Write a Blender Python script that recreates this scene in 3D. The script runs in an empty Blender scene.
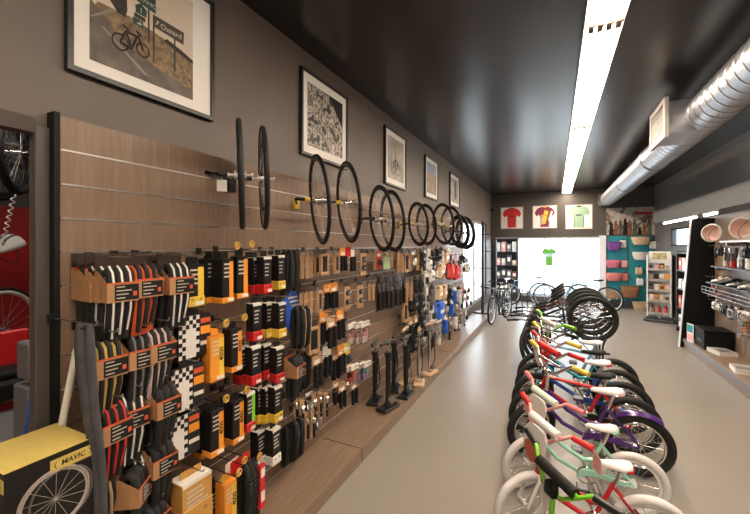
import bpy, math, random
from mathutils import Vector, Matrix
random.seed(7)
R_ = math.radians
sc = bpy.context.scene
COL = sc.collection
# ------------------------------------------------------------------ camera model
FPX, EYE = 370.0, 1.75
YAW = math.atan(180 / 370.0)
CY, SY = math.cos(YAW), math.sin(YAW)
def ray(px, py):
    u = (px - 375) / FPX; v = (245 - py) / FPX
    return u * CY - SY, u * SY + CY, v
def onX(px, py, X):
    d = ray(px, py); t = X / d[0]
    return Vector((X, d[1] * t, EYE + d[2] * t))
def onY(px, py, Y):
    d = ray(px, py); t = Y / d[1]
    return Vector((d[0] * t, Y, EYE + d[2] * t))
def onZ(px, py, Z):
    d = ray(px, py); t = (Z - EYE) / d[2]
    return Vector((d[0] * t, d[1] * t, Z))
cd = bpy.data.cameras.new('camera'); cam = bpy.data.objects.new('camera', cd); COL.objects.link(cam)
cam.location = (0, 0, EYE); cam.rotation_euler = (R_(90), 0, YAW)
cd.sensor_width = 36; cd.lens = 36 * FPX / 750; cd.shift_y = -12 / 750; cd.clip_start = .02; cd.clip_end = 200
sc.camera = cam
sc.view_settings.view_transform = 'Standard'; sc.view_settings.look = 'None'
sc.view_settings.gamma = 1; sc.view_settings.exposure = 0.68
sc.cycles.use_denoising = True
sc.cycles.max_bounces = 7; sc.cycles.sample_clamp_indirect = 6; sc.cycles.caustics_reflective = False; sc.cycles.caustics_refractive = False
# ------------------------------------------------------------------ materials
MATS = {}
def mat(name, col, rough=.5, metal=0., noise=0., nscale=8., bump=0., stretch=None, emit=None, spec=None, coat=0., alpha=None, col2=None):
    if name in MATS: return MATS[name]
    m = bpy.data.materials.new(name); m.use_nodes = True
    nt = m.node_tree; b = nt.nodes['Principled BSDF']
    b.inputs['Base Color'].default_value = (*col, 1); b.inputs['Roughness'].default_value = rough; b.inputs['Metallic'].default_value = metal
    if spec is not None: b.inputs['Specular IOR Level'].default_value = spec
    if coat: b.inputs['Coat Weight'].default_value = coat; b.inputs['Coat Roughness'].default_value = .15
    if noise or bump:
        tc = nt.nodes.new('ShaderNodeTexCoord'); mp = nt.nodes.new('ShaderNodeMapping'); n = nt.nodes.new('ShaderNodeTexNoise')
        nt.links.new(tc.outputs['Object'], mp.inputs['Vector']); nt.links.new(mp.outputs[0], n.inputs['Vector'])
        if stretch: mp.inputs['Scale'].default_value = stretch
        n.inputs['Scale'].default_value = nscale; n.inputs['Detail'].default_value = 5
        if noise:
            r = nt.nodes.new('ShaderNodeValToRGB'); nt.links.new(n.outputs['Fac'], r.inputs['Fac'])
            c2 = col2 or tuple(min(1, c * (1 + noise)) for c in col); c1 = col if col2 else tuple(c * (1 - noise) for c in col)
            r.color_ramp.elements[0].position = .32; r.color_ramp.elements[1].position = .68
            r.color_ramp.elements[0].color = (*c1, 1); r.color_ramp.elements[1].color = (*c2, 1)
            nt.links.new(r.outputs['Color'], b.inputs['Base Color'])
        if bump:
            bp = nt.nodes.new('ShaderNodeBump'); bp.inputs['Strength'].default_value = bump; bp.inputs['Distance'].default_value = .01
            nt.links.new(n.outputs['Fac'], bp.inputs['Height']); nt.links.new(bp.outputs['Normal'], b.inputs['Normal'])
    if emit:
        b.inputs['Emission Color'].default_value = (*emit[0], 1); b.inputs['Emission Strength'].default_value = emit[1]
    MATS[name] = m
    return m
def c8(r, g, b):
    f = lambda x: (x / 255 / 12.92) if x / 255 <= .04045 else ((x / 255 + .055) / 1.055) ** 2.4
    return f(r), f(g), f(b)
def flat(name, rgb, rough=.5, metal=0., **k): return mat(name, c8(*rgb), rough, metal, **k)
M_wall = mat('wall_paint', (.132, .105, .088), .5, noise=.07, nscale=3, bump=.06)
M_wallr = mat('wall_paint_right', (.105, .095, .088), .38, noise=.08, nscale=2.5, bump=.1)
M_ceil = mat('ceiling_paint', (.024, .0215, .022), .27, noise=.12, nscale=1.3, bump=.28, stretch=(1, .35, 1))
M_wood = mat('slat_wood', (.215, .140, .094), .42, noise=.16, nscale=9, stretch=(6, 6, .5), col2=(.285, .195, .138))
M_plinth = mat('plinth_wood', (.20, .130, .086), .38, noise=.16, nscale=9, stretch=(6, .5, 6), col2=(.265, .180, .122))
M_post = mat('post_paint', (.055, .05, .047), .4)
M_alu = mat('aluminium', (.75, .72, .68), .32, .9)
M_chrome = mat('chrome', (.8, .79, .77), .12, 1)
M_steel = mat('steel', (.5, .49, .47), .3, 1)
M_blk = mat('black_plastic', (.012, .012, .013), .35)
M_blkm = mat('black_matte', (.011, .0105, .0105), .65, spec=.25)
M_panel = mat('black_panel', (.006, .006, .006), .6, spec=.15)
M_rub = mat('rubber', (.017, .0165, .0165), .6, bump=.1, nscale=90, spec=.3)
M_dkgrey = mat('dark_grey', (.05, .05, .052), .5)
M_grey = mat('grey_plastic', (.16, .16, .165), .5)
M_white = mat('white_gloss', (.78, .75, .72), .3)
M_wpaper = mat('white_paper', (.8, .76, .7), .7)
M_wtyre = mat('white_tyre', (.72, .68, .66), .55)
M_cream = mat('cream_tyre', (.55, .47, .38), .55)
M_card = mat('kraft_card', (.42, .22, .10), .7, noise=.12, nscale=20)
M_card2 = mat('kraft_card_pale', (.50, .30, .16), .7, noise=.1, nscale=20)
M_orange = mat('orange_print', (.80, .30, .03), .45)
M_ored = mat('orange_red_print', (.62, .10, .03), .5)
M_yel = mat('yellow_print', (.80, .55, .06), .45)
M_red = mat('red_print', (.62, .02, .02), .4)
M_blue = mat('blue_print', (.02, .12, .62), .4)
M_green = mat('green_paint', (.20, .60, .03), .3, coat=.5)
M_mint = mat('mint_paint', (.33, .66, .52), .3, coat=.5)
M_bred = mat('red_paint', (.55, .015, .02), .25, coat=.6)
M_purple = mat('purple_paint', (.07, .015, .16), .25, coat=.6)
M_bblue = mat('blue_paint', (.02, .07, .30), .25, coat=.6)
M_teal = mat('teal_paint', (.02, .30, .34), .25, coat=.6)
M_pink = mat('pink_vinyl', (.85, .42, .40), .45)
M_hot = mat('hot_pink', (.75, .06, .14), .4)
M_gold = mat('gold_ring', (.72, .45, .10), .35, .6)
M_tan = mat('tan_wood', (.60, .42, .26), .5)
M_wicker = mat('wicker', (.35, .19, .09), .7, noise=.4, nscale=60, bump=.4)
M_straw = mat('straw', (.62, .45, .27), .7, noise=.3, nscale=60, bump=.4)
M_floor = None
def floor_mat():
    m = mat('polished_concrete', (.262, .230, .196), .3, noise=.1, nscale=.9, col2=(.285, .254, .22))
    nt = m.node_tree; b = nt.nodes['Principled BSDF']
    n = nt.nodes.new('ShaderNodeTexNoise'); n.inputs['Scale'].default_value = 14; n.inputs['Detail'].default_value = 8
    tc = [x for x in nt.nodes if x.type == 'TEX_COORD'][0]
    nt.links.new(tc.outputs['Object'], n.inputs['Vector'])
    r = nt.nodes.new('ShaderNodeMapRange'); r.inputs['To Min'].default_value = .315; r.inputs['To Max'].default_value = .325; b.inputs['Specular IOR Level'].default_value = .42
    nt.links.new(n.outputs['Fac'], r.inputs['Value']); nt.links.new(r.outputs[0], b.inputs['Roughness'])
    bp = nt.nodes.new('ShaderNodeBump'); bp.inputs['Strength'].default_value = .02; bp.inputs['Distance'].default_value = .01
    nt.links.new(n.outputs['Fac'], bp.inputs['Height']); nt.links.new(bp.outputs['Normal'], b.inputs['Normal'])
    return m
M_floor = floor_mat()
def emis(name, col, s):
    m = bpy.data.materials.new(name); m.use_nodes = True; nt = m.node_tree; nt.nodes.clear()
    o = nt.nodes.new('ShaderNodeOutputMaterial'); e = nt.nodes.new('ShaderNodeEmission')
    e.inputs[0].default_value = (*col, 1); e.inputs[1].default_value = s; nt.links.new(e.outputs[0], o.inputs[0]); return m
M_tube = emis('fluorescent_tube', (1, .83, .66), 30)
M_tube2 = emis('fluorescent_tube_small', (1, .9, .78), 12)
def glassy(name, tint, gloss):
    m = bpy.data.materials.new(name); m.use_nodes = True; nt = m.node_tree; nt.nodes.clear()
    o = nt.nodes.new('ShaderNodeOutputMaterial'); t = nt.nodes.new('ShaderNodeBsdfTransparent'); g = nt.nodes.new('ShaderNodeBsdfGlossy'); mx = nt.nodes.new('ShaderNodeMixShader')
    t.inputs[0].default_value = (*tint, 1); g.inputs['Roughness'].default_value = .05; mx.inputs[0].default_value = gloss
    nt.links.new(t.outputs[0], mx.inputs[1]); nt.links.new(g.outputs[0], mx.inputs[2]); nt.links.new(mx.outputs[0], o.inputs[0]); return m
M_glass = glassy('window_glass', (.97, .98, .98), .05)
M_bag = glassy('clear_film', (.93, .9, .9), .22)
# ------------------------------------------------------------------ mesh builder
def basis(d):
    d = Vector(d).normalized(); a = Vector((0, 0, 1)) if abs(d.z) < .9 else Vector((1, 0, 0))
    u = d.cross(a).normalized(); return u, d.cross(u).normalized(), d
_FONT = {}
def text_geo(s):
    if s in _FONT: return _FONT[s]
    cu = bpy.data.curves.new('lettering', 'FONT'); cu.body = s; cu.size = 1; cu.align_x = 'CENTER'; cu.align_y = 'CENTER'; cu.resolution_u = 3; cu.offset = .02; cu.shear = .15 if s == 'MAVIC' else 0
    o = bpy.data.objects.new('lettering', cu); COL.objects.link(o)
    dg = bpy.context.evaluated_depsgraph_get(); me = o.evaluated_get(dg).to_mesh()
    r = ([v.co.copy() for v in me.vertices], [tuple(p.vertices) for p in me.polygons])
    o.evaluated_get(dg).to_mesh_clear(); bpy.data.objects.remove(o); bpy.data.curves.remove(cu)
    _FONT[s] = r; return r
class MB:
    def __init__(s): s.v = []; s.f = []; s.mi = []; s.sm = []; s.M = None
    def add(s, vs, fs, m=0, smooth=False):
        k = len(s.v)
        if s.M is not None: vs = [s.M @ Vector(p) for p in vs]
        s.v += [tuple(p) for p in vs]; s.f += [tuple(i + k for i in f) for f in fs]
        s.mi += [m] * len(fs); s.sm += [smooth] * len(fs); return s
    def bb(s, x0, y0, z0, x1, y1, z1, m=0):
        v = [(x, y, z) for x in (x0, x1) for y in (y0, y1) for z in (z0, z1)]
        return s.add(v, [(0, 1, 3, 2), (4, 6, 7, 5), (0, 4, 5, 1), (2, 3, 7, 6), (0, 2, 6, 4), (1, 5, 7, 3)], m)
    def box(s, c, d, m=0): return s.bb(c[0] - d[0] / 2, c[1] - d[1] / 2, c[2] - d[2] / 2, c[0] + d[0] / 2, c[1] + d[1] / 2, c[2] + d[2] / 2, m)
    def rbox(s, c, d, r, m=0, smooth=False):
        h = [x / 2 for x in d]; r = min(r, *[x * .98 for x in h]); v = []; idx = {}
        for i in (-1, 1):
            for j in (-1, 1):
                for k in (-1, 1):
                    for a in range(3):
                        p = [i * (h[0] - r), j * (h[1] - r), k * (h[2] - r)]; p[a] = (i, j, k)[a] * h[a]
                        idx[i, j, k, a] = len(v); v.append((c[0] + p[0], c[1] + p[1], c[2] + p[2]))
        f = []
        for a in range(3):
            b, e = [q for q in range(3) if q != a]
            for sg in (-1, 1):
                q = []
                for (p1, p2) in ((-1, -1), (1, -1), (1, 1), (-1, 1)):
                    t = [0, 0, 0]; t[a] = sg; t[b] = p1; t[e] = p2; q.append(idx[(*t, a)])
                f.append(tuple(q))
        for a in range(3):
            b, e = [q for q in range(3) if q != a]
            for sb in (-1, 1):
                for se in (-1, 1):
                    q = []
                    for (sa, ax) in ((-1, b), (1, b), (1, e), (-1, e)):
                        t = [0, 0, 0]; t[a] = sa; t[b] = sb; t[e] = se; q.append(idx[(*t, ax)])
                    f.append(tuple(q))
        for i in (-1, 1):
            for j in (-1, 1):
                for k in (-1, 1): f.append(tuple(idx[i, j, k, a] for a in range(3)))
        return s.add(v, f, m, smooth)
    def cyl(s, p0, p1, r0, r1=None, n=10, m=0, caps=True):
        r1 = r0 if r1 is None else r1; p0, p1 = Vector(p0), Vector(p1); u, w, d = basis(p1 - p0); v = []
        for p, r in ((p0, r0), (p1, r1)):
            for i in range(n):
                a = 2 * math.pi * i / n; v.append(p + u * (r * math.cos(a)) + w * (r * math.sin(a)))
        s.add(v, [(i, (i + 1) % n, n + (i + 1) % n, n + i) for i in range(n)], m, True)
        if caps: s.add(v, [tuple(range(n)), tuple(range(2 * n - 1, n - 1, -1))], m)
        return s
    def tube(s, pts, r, n=8, m=0, closed=False, sx=1.0, up=None):
        P = [Vector(p) for p in pts]; N = len(P); v = []; pu = None
        for i, p in enumerate(P):
            a = P[i - 1] if (i or closed) else P[0]; b = P[(i + 1) % N] if (i < N - 1 or closed) else P[-1]
            d = (b - a).normalized()
            if up is not None: u = Vector(up) - d * d.dot(Vector(up)); u.normalize()
            elif pu is None: u = basis(d)[0]
            else:
                u = pu - d * d.dot(pu); u.normalize()
            pu = u; w = d.cross(u); rr = r[i] if isinstance(r, (list, tuple)) else r
            for k in range(n):
                t = 2 * math.pi * k / n; v.append(p + u * (rr * sx * math.cos(t)) + w * (rr * math.sin(t)))
        f = []
        for i in range(N if closed else N - 1):
            j = (i + 1) % N
            for k in range(n): f.append((i * n + k, i * n + (k + 1) % n, j * n + (k + 1) % n, j * n + k))
        s.add(v, f, m, True)
        if not closed: s.add(v, [tuple(range(n - 1, -1, -1)), tuple(range((N - 1) * n, N * n))], m)
        return s
    def ring(s, c, ax, R, r, n=36, k=8, m=0, sx=1.0):
        u, w, d = basis(ax); c = Vector(c)
        return s.tube([c + u * (R * math.cos(2 * math.pi * i / n)) + w * (R * math.sin(2 * math.pi * i / n)) for i in range(n)], r, k, m, True, sx, up=d)
    def ell(s, c, r, m=0, n=14, k=9, M=None):
        v = []; f = []
        for i in range(k + 1):
            t = math.pi * i / k
            for j in range(n):
                a = 2 * math.pi * j / n; p = Vector((r[0] * math.sin(t) * math.cos(a), r[1] * math.sin(t) * math.sin(a), r[2] * math.cos(t)))
                if M: p = M @ p
                v.append(p + Vector(c))
        for i in range(k):
            for j in range(n): f.append((i * n + j, i * n + (j + 1) % n, (i + 1) * n + (j + 1) % n, (i + 1) * n + j))
        return s.add(v, f, m, True)
    def lathe(s, prof, c=(0, 0, 0), n=16, m=0):
        v = []; f = []
        for (r, z) in prof:
            for j in range(n):
                a = 2 * math.pi * j / n; v.append((c[0] + r * math.cos(a), c[1] + r * math.sin(a), c[2] + z))
        for i in range(len(prof) - 1):
            for j in range(n): f.append((i * n + j, i * n + (j + 1) % n, (i + 1) * n + (j + 1) % n, (i + 1) * n + j))
        s.add(v, f, m, True); k = (len(prof) - 1) * n
        return s.add(v, [tuple(range(n - 1, -1, -1)), tuple(range(k, k + n))], m)
    def prism(s, poly, o, u, w, t, m=0):
        o, u, w = Vector(o), Vector(u), Vector(w); nrm = u.cross(w).normalized() * t; n = len(poly)
        v = [o + u * a + w * b for a, b in poly]; v += [p + nrm for p in v]
        f = [tuple(range(n - 1, -1, -1)), tuple(range(n, 2 * n))] + [(i, (i + 1) % n, n + (i + 1) % n, n + i) for i in range(n)]
        return s.add(v, f, m)
    def loft(s, secs, m=0):
        n = len(secs[0]); v = [p for q in secs for p in q]
        f = [(i * n + j, i * n + (j + 1) % n, (i + 1) * n + (j + 1) % n, (i + 1) * n + j) for i in range(len(secs) - 1) for j in range(n)]
        s.add(v, f, m, True); k = (len(secs) - 1) * n
        return s.add(v, [tuple(range(n - 1, -1, -1)), tuple(range(k, k + n))], m)
    def text(s, st, size, o, u, w, m=0):
        vs, fs = text_geo(st); o, u, w = Vector(o), Vector(u).normalized(), Vector(w).normalized()
        return s.add([o + u * (p.x * size) + w * (p.y * size) for p in vs], fs, m)
    def build(s, name, mats, parent=None, loc=None):
        me = bpy.data.meshes.new(name); me.from_pydata(s.v, [], s.f)
        for mm in (mats if isinstance(mats, (list, tuple)) else [mats]): me.materials.append(mm)
        me.polygons.foreach_set('material_index', s.mi); me.polygons.foreach_set('use_smooth', s.sm); me.update()
        o = bpy.data.objects.new(name, me); COL.objects.link(o)
        if parent is not None: o.parent = parent
        if loc is not None: o.location = loc
        return o
LABELS = {}
def tag(o, label, cat, group=None, kind=None):
    o['label'] = label; o['category'] = cat
    if group: o['group'] = group
    if kind: o['kind'] = kind
    if label in LABELS: print('DUPLABEL', label)
    n = len(label.split())
    if n < 4 or n > 16: print('LABELLEN', n, label)
    LABELS[label] = 1; return o
def empty(name, loc=(0, 0, 0), rz=0):
    o = bpy.data.objects.new(name, None); COL.objects.link(o); o.location = loc; o.rotation_euler = (0, 0, rz); o.empty_display_size = .05; return o
def thing(name, label, cat, loc=(0, 0, 0), rz=0, group=None): return tag(empty(name, loc, rz), label, cat, group)
def struct(name, mb, m, parent=None):
    o = mb.build(name, m, parent)
    if parent is None: o['kind'] = 'structure'
    return o
KIDS = {}
def copy_tree(o, parent=None):
    c = o.copy(); COL.objects.link(c)
    if parent is not None: c.parent = parent
    for ch in list(o.children): copy_tree(ch, c)
    return c
ORD = ['first', 'second', 'third', 'fourth', 'fifth', 'sixth', 'seventh', 'eighth', 'ninth', 'tenth', 'eleventh', 'twelfth', 'thirteenth', 'fourteenth', 'fifteenth', 'sixteenth', 'seventeenth', 'eighteenth', 'nineteenth', 'twentieth']
# ------------------------------------------------------------------ the room
XL, XS, XR, YB, ZC = -1.84, -1.79, 2.42, 12.3, 3.34
YN = -4.0
struct('floor', MB().bb(-4.6, YN - .2, -.12, XR + .3, YB + .25, 0), M_floor)
struct('ceiling', MB().bb(-4.6, YN - .2, ZC, XR + .3, YB + .25, ZC + .1), M_ceil)
# left wall with the opening to the work room (Y -1.2 .. .718, up to 2.2) and a window near the back corner
w = MB()
w.bb(XL - .12, YN, 0, XL, -1.2, ZC); w.bb(XL - .03, -1.2, 2.22, XL, .718, ZC); w.bb(XL - .03, .718, 0, XL, 3.5, ZC); w.bb(XL - .12, 3.5, 0, XL, 8.3, ZC)
w.bb(XL - .12, 8.3, 2.38, XL, 11.35, ZC); w.bb(XL - .12, 8.3, 0, XL, 11.35, .25); w.bb(XL - .12, 11.35, 0, XL, YB, ZC)
struct('wall_left', w, M_wall)
w = MB()
w.bb(XR, YN, 0, XR + .12, 9.3, ZC); w.bb(XR, 9.3, 2.13, XR + .12, 10.75, ZC); w.bb(XR, 9.3, 0, XR + .12, 10.75, 1.72); w.bb(XR, 10.75, 0, XR + .12, YB + .15, ZC)
struct('wall_right', w, M_wallr)
WX0, WX1, WZ0, WZ1 = -1.73, 1.17, .22, 1.99
w = MB()
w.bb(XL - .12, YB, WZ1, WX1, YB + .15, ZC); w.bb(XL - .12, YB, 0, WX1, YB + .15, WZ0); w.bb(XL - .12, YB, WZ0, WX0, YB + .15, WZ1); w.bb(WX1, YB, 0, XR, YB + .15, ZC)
struct('wall_back', w, mat('wall_paint_back_shaded', (.072, .060, .052), .5, noise=.07, nscale=3, bump=.06))  # wall paint darkened to stand in for light falling off towards the back
struct('wall_near', MB().bb(-4.6, YN - .15, 0, XR + .2, YN, ZC), M_wall)
# window 1 (shop front)
fr = MB()
for (x0, x1) in ((WX0, WX0 + .05), (WX1 - .05, WX1), (-.30, -.265)): fr.bb(x0, YB + .05, WZ0, x1, YB + .11, WZ1)
fr.bb(WX0, YB + .05, WZ0, WX1, YB + .11, WZ0 + .05); fr.bb(WX0, YB + .05, WZ1 - .05, WX1, YB + .11, WZ1)
wf = struct('window_1', fr, M_alu)
struct('window_pane', MB().bb(WX0 + .04, YB + .075, WZ0 + .04, WX1 - .04, YB + .082, WZ1 - .04), M_glass, wf)
struct('window_sill', MB().bb(WX0 - .02, YB - .03, WZ0 - .03, WX1 + .02, YB + .05, WZ0), M_alu, wf)
fr = MB()
for (a, b) in ((8.3, 8.36), (11.29, 11.35), (9.8, 9.84)): fr.bb(XL - .1, a, .25, XL - .04, b, 2.38)
fr.bb(XL - .1, 8.3, .25, XL - .04, 11.35, .31); fr.bb(XL - .1, 8.3, 2.32, XL - .04, 11.35, 2.38)
wf = struct('window_2', fr, M_alu)
struct('window_pane', MB().bb(XL - .075, 8.34, .29, XL - .068, 11.31, 2.34), M_glass, wf)
fr = MB()
for (a, b) in ((9.3, 9.34), (10.71, 10.75)): fr.bb(XR + .02, a, 1.72, XR + .08, b, 2.13)
fr.bb(XR + .02, 9.3, 1.72, XR + .08, 10.75, 1.76); fr.bb(XR + .02, 9.3, 2.09, XR + .08, 10.75, 2.13)
wf = struct('window_3', fr, M_blk)
struct('window_pane', MB().bb(XR + .045, 9.33, 1.75, XR + .05, 10.72, 2.1), M_glass, wf)
# work-room shell behind the opening
w = MB(); w.bb(-4.6, -2.0, 0, -4.5, 3.4, ZC); w.bb(-4.5, -2.1, 0, XL - .12, -2.0, ZC); w.bb(-4.5, 3.4, 0, XL - .12, 3.5, ZC)
struct('wall_workroom', w, M_post)
struct('trim_1', MB().bb(-4.5, -1.9, .0, -4.47, 3.3, 2.1), mat('red_panel', (.33, .016, .014), .45, noise=.15, nscale=4))   # red panelling
# opening jamb / post and header
struct('trim_2', MB().rbox((XL + .005, .75, 1.11), (.03, .066, 2.22), .004), mat('jamb_paint', (.085, .078, .07), .38))
struct('trim_3', MB().bb(XL - .05, -1.2, 2.19, XL + .012, .72, 2.25), mat('header_brown', (.05, .03, .024), .5))
# slat wall: boards with aluminium inserts
ZT = 2.27; NB = 15; PITCH = .1385; Y0S, Y1S = .784, 8.1
b = MB(); g = MB()
for i in range(NB + 1):
    z1 = ZT - PITCH * i; z0 = max(z1 - PITCH + .007, .11)
    if z1 - z0 < .02: break
    b.bb(XS - .018, Y0S, z0, XS, Y1S, z1); g.bb(XS - .02, Y0S + .002, z0 - .007, XS + .003, Y1S, z0)
b.bb(XL, Y0S, .11, XS - .02, Y1S, ZT)
so = struct('trim_4', b, M_wood); struct('groove_insert', g, M_alu, so)
struct('trim_5', MB().bb(XL, Y0S - .022, .11, XS + .004, Y0S - .001, ZT + .012), M_blkm)            # dark end cap of the slat wall
# plinths under both displays
for nm, ya, yb in (('trim_6', .72, 2.63), ('trim_7', 2.638, 5.6), ('trim_8', 5.608, 9.4)):
    struct(nm, MB().rbox(((XS - 1.395) / 2, (ya + yb) / 2, .055), (abs(XS + 1.395), yb - ya, .11), .004), M_plinth)
struct('trim_9', MB().rbox((2.2, 6.0, .08), (.44, 4.0, .16), .005), M_plinth)
struct('trim_10', MB().bb(1.965, 4.0, .1, 1.981, 8.0, .155), mat('nosing', (.2, .19, .2), .35, .5))
struct('baseboard_back', MB().bb(1.25, YB - .03, 0, XR, YB, .2), M_dkgrey)
struct('trim_11', MB().bb(1.13, YB - .1, 0, 1.29, YB, 2.02), mat('white_pilaster', (.75, .74, .73), .5))
# right wall panel backing, valance and end panel
struct('trim_12', MB().bb(XR - .03, 3.8, .16, XR, 8.0, 2.2), M_wood)
struct('trim_13', MB().bb(2.02, 3.0, 2.24, XR, 10.4, 2.50), mat('valance_paint', (.045, .041, .039), .45))
# ------------------------------------------------------------------ lighting fixtures
def strip(name, label, x, w_, y0, y1, z, m, grp, seg=2.41):
    t = thing(name, label, 'light', (x, (y0 + y1) / 2, z), 0, grp); h = (y1 - y0) / 2
    MB().bb(-w_ / 2 - .012, -h, .0, w_ / 2 + .012, h, .06).build('housing', M_white, t)
    MB().bb(-w_ / 2, -h + .01, -.012, w_ / 2, h - .01, 0).build('diffuser', m, t)
    for k in range(4): MB().rbox((-w_ / 2 + (k + .5) * w_ / 4, -h, -.022), (.035, .10, .06), .005).rbox((-w_ / 2 + (k + .7) * w_ / 4, -h, -.016), (.04, .03, .03), .004).build('end_clip', mat('clip_brown', (.2, .12, .06), .5), t)
    return t
ys = [2.95 + 2.41 * k for k in range(-3, 4)]
nm = ['behind the camera end', 'over the shop entrance end', 'directly overhead', 'nearest one in view', 'second in view', 'third in view', 'last one before the back wall']
for k, y in enumerate(ys):
    y1 = min(y + 2.4, 12.15)
    strip('fluorescent_light', 'long white fluorescent ceiling light, ' + nm[k], .305, .215, y, y1, 3.28, M_tube, 'fluorescent ceiling run')
for k, (y0, y1) in enumerate(((3.3, 6.9), (-1.0, 2.6))):
    strip('fluorescent_light', ('slim ceiling light running behind the silver duct', 'slim ceiling light behind the duct, nearer the entrance')[k], 1.86, .10, y0, y1, 3.28, M_tube2, 'slim ceiling lights')
for k, (y0, y1) in enumerate(((7.7, 9.7), (6.85, 7.35))):
    t = thing('valance_light', ('thin white tube light under the dark valance beyond the black end panel', 'thin white tube light under the valance above the helmets')[k], 'light', (2.07, (y0 + y1) / 2, 2.225), 0, 'valance lights')
    MB().bb(-.03, -(y1 - y0) / 2, -.005, .03, (y1 - y0) / 2, .015).build('housing', M_white, t)
    MB().cyl((0, -(y1 - y0) / 2 + .02, -.02), (0, (y1 - y0) / 2 - .02, -.02), .016, m=0).build('tube', M_tube2, t)
# ------------------------------------------------------------------ spiral duct
M_duct = mat('galvanised', (.42, .43, .46), .36, .9, noise=.1, nscale=5)
t = thing('air_duct', 'long silver spiral air duct hanging under the dark ceiling', 'duct', (1.30, 0, 3.01))
DR = .178
prof = []; y = -2.0
d = MB(); pts = []; rr = []
while y < 11.9:
    for dy, r in ((0, DR), (.003, DR), (.05, DR), (.102, DR), (.105, DR), (.108, DR + .004), (.116, DR + .004), (.124, DR)): pts.append((0, y + dy, 0)); rr.append(r)
    y += .14
d.tube(pts, rr, 28, 0); d.build('pipe', M_duct, t)
for y in (6.6, 9.0): MB().tube([(0, y - .06, 0), (0, y - .058, 0), (0, y + .058, 0), (0, y + .06, 0)], [DR + .004, DR + .014, DR + .014, DR + .004], 28).build('coupling', M_duct, t)
d = MB().tube([(0, 11.9, 0), (-.03, 12.0, 0), (-.1, 12.06, 0), (-.2, 12.08, 0)], .18, 20); d.build('end_elbow', mat('duct_dull', (.28, .27, .26), .5, .5), t)
bt = MB(); bt.bb(-.30, 4.53, -.16, -.05, 5.1, .15); bt.build('branch_box', M_duct, t)
gr = MB()
gr.bb(-.335, 4.50, -.20, -.30, 4.55, .19); gr.bb(-.335, 5.08, -.20, -.30, 5.13, .19); gr.bb(-.335, 4.55, -.20, -.30, 5.08, -.15); gr.bb(-.335, 4.55, .14, -.30, 5.08, .19)
for k in range(9): gr.bb(-.328, 4.55, -.14 + k * .031, -.305, 5.08, -.128 + k * .031)
gr.build('grille', mat('grille_paint', (.5, .46, .42), .4), t)
for y in (3.6, 6.2, 8.6, 11.0): MB().cyl((0, y, DR - .01), (0, y, .33), .005, n=6).build('hanger_rod', M_steel, t)
# ------------------------------------------------------------------ framed photographs on the left wall
def frame_obj(label, yc, zc, w_, h_, printer, X=XL, face=0, name='framed_photo', cat='picture', grp='framed photographs above the slat wall', fm=None, border=.075, rzv=None, fw=.022):
    t = thing(name, label, cat, (X, yc, zc) if rzv is None else rzv[0], 0 if rzv is None else rzv[1], grp)
    f = MB(); a, b = w_ / 2, h_ / 2; fd = .03
    f.bb(0, -a, -b, fd, -a + fw, b); f.bb(0, a - fw, -b, fd, a, b); f.bb(0, -a + fw, -b, fd, a - fw, -b + fw); f.bb(0, -a + fw, b - fw, fd, a - fw, b)
    f.build('frame', fm or M_blk, t)
    MB().bb(.004, -a + fw, -b + fw, .016, a - fw, b - fw).build('mount', mat('mount_board', (.92, .89, .85), .7), t)
    printer(t, a - border, b - border); return t
def ip(name, stops, scale, kind='noise', rough=.4, mapscale=(1, 1, 1)):
    m = mat(name, (.5, .5, .5), rough); nt = m.node_tree; bs = nt.nodes['Principled BSDF']
    tc = nt.nodes.new('ShaderNodeTexCoord'); mp = nt.nodes.new('ShaderNodeMapping'); mp.inputs['Scale'].default_value = mapscale
    n = nt.nodes.new('ShaderNodeTexVoronoi' if kind == 'voronoi' else 'ShaderNodeTexNoise'); n.inputs['Scale'].default_value = scale
    if kind != 'voronoi': n.inputs['Detail'].default_value = 6
    r = nt.nodes.new('ShaderNodeValToRGB'); e = r.color_ramp.elements
    while len(e) < len(stops): e.new(.5)
    for q, (p, c) in zip(e, stops): q.position = p; q.color = (*c, 1)
    nt.links.new(tc.outputs['Object'], mp.inputs[0]); nt.links.new(mp.outputs[0], n.inputs['Vector'])
    nt.links.new(n.outputs['Distance' if kind == 'voronoi' else 'Fac'], r.inputs[0]); nt.links.new(r.outputs[0], bs.inputs['Base Color']); return m
UY, UZ = (0, 1, 0), (0, 0, 1)
def poly(mb, pts, x, m): mb.add([(x, a, b) for a, b in pts], [tuple(range(len(pts)))], m)
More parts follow.
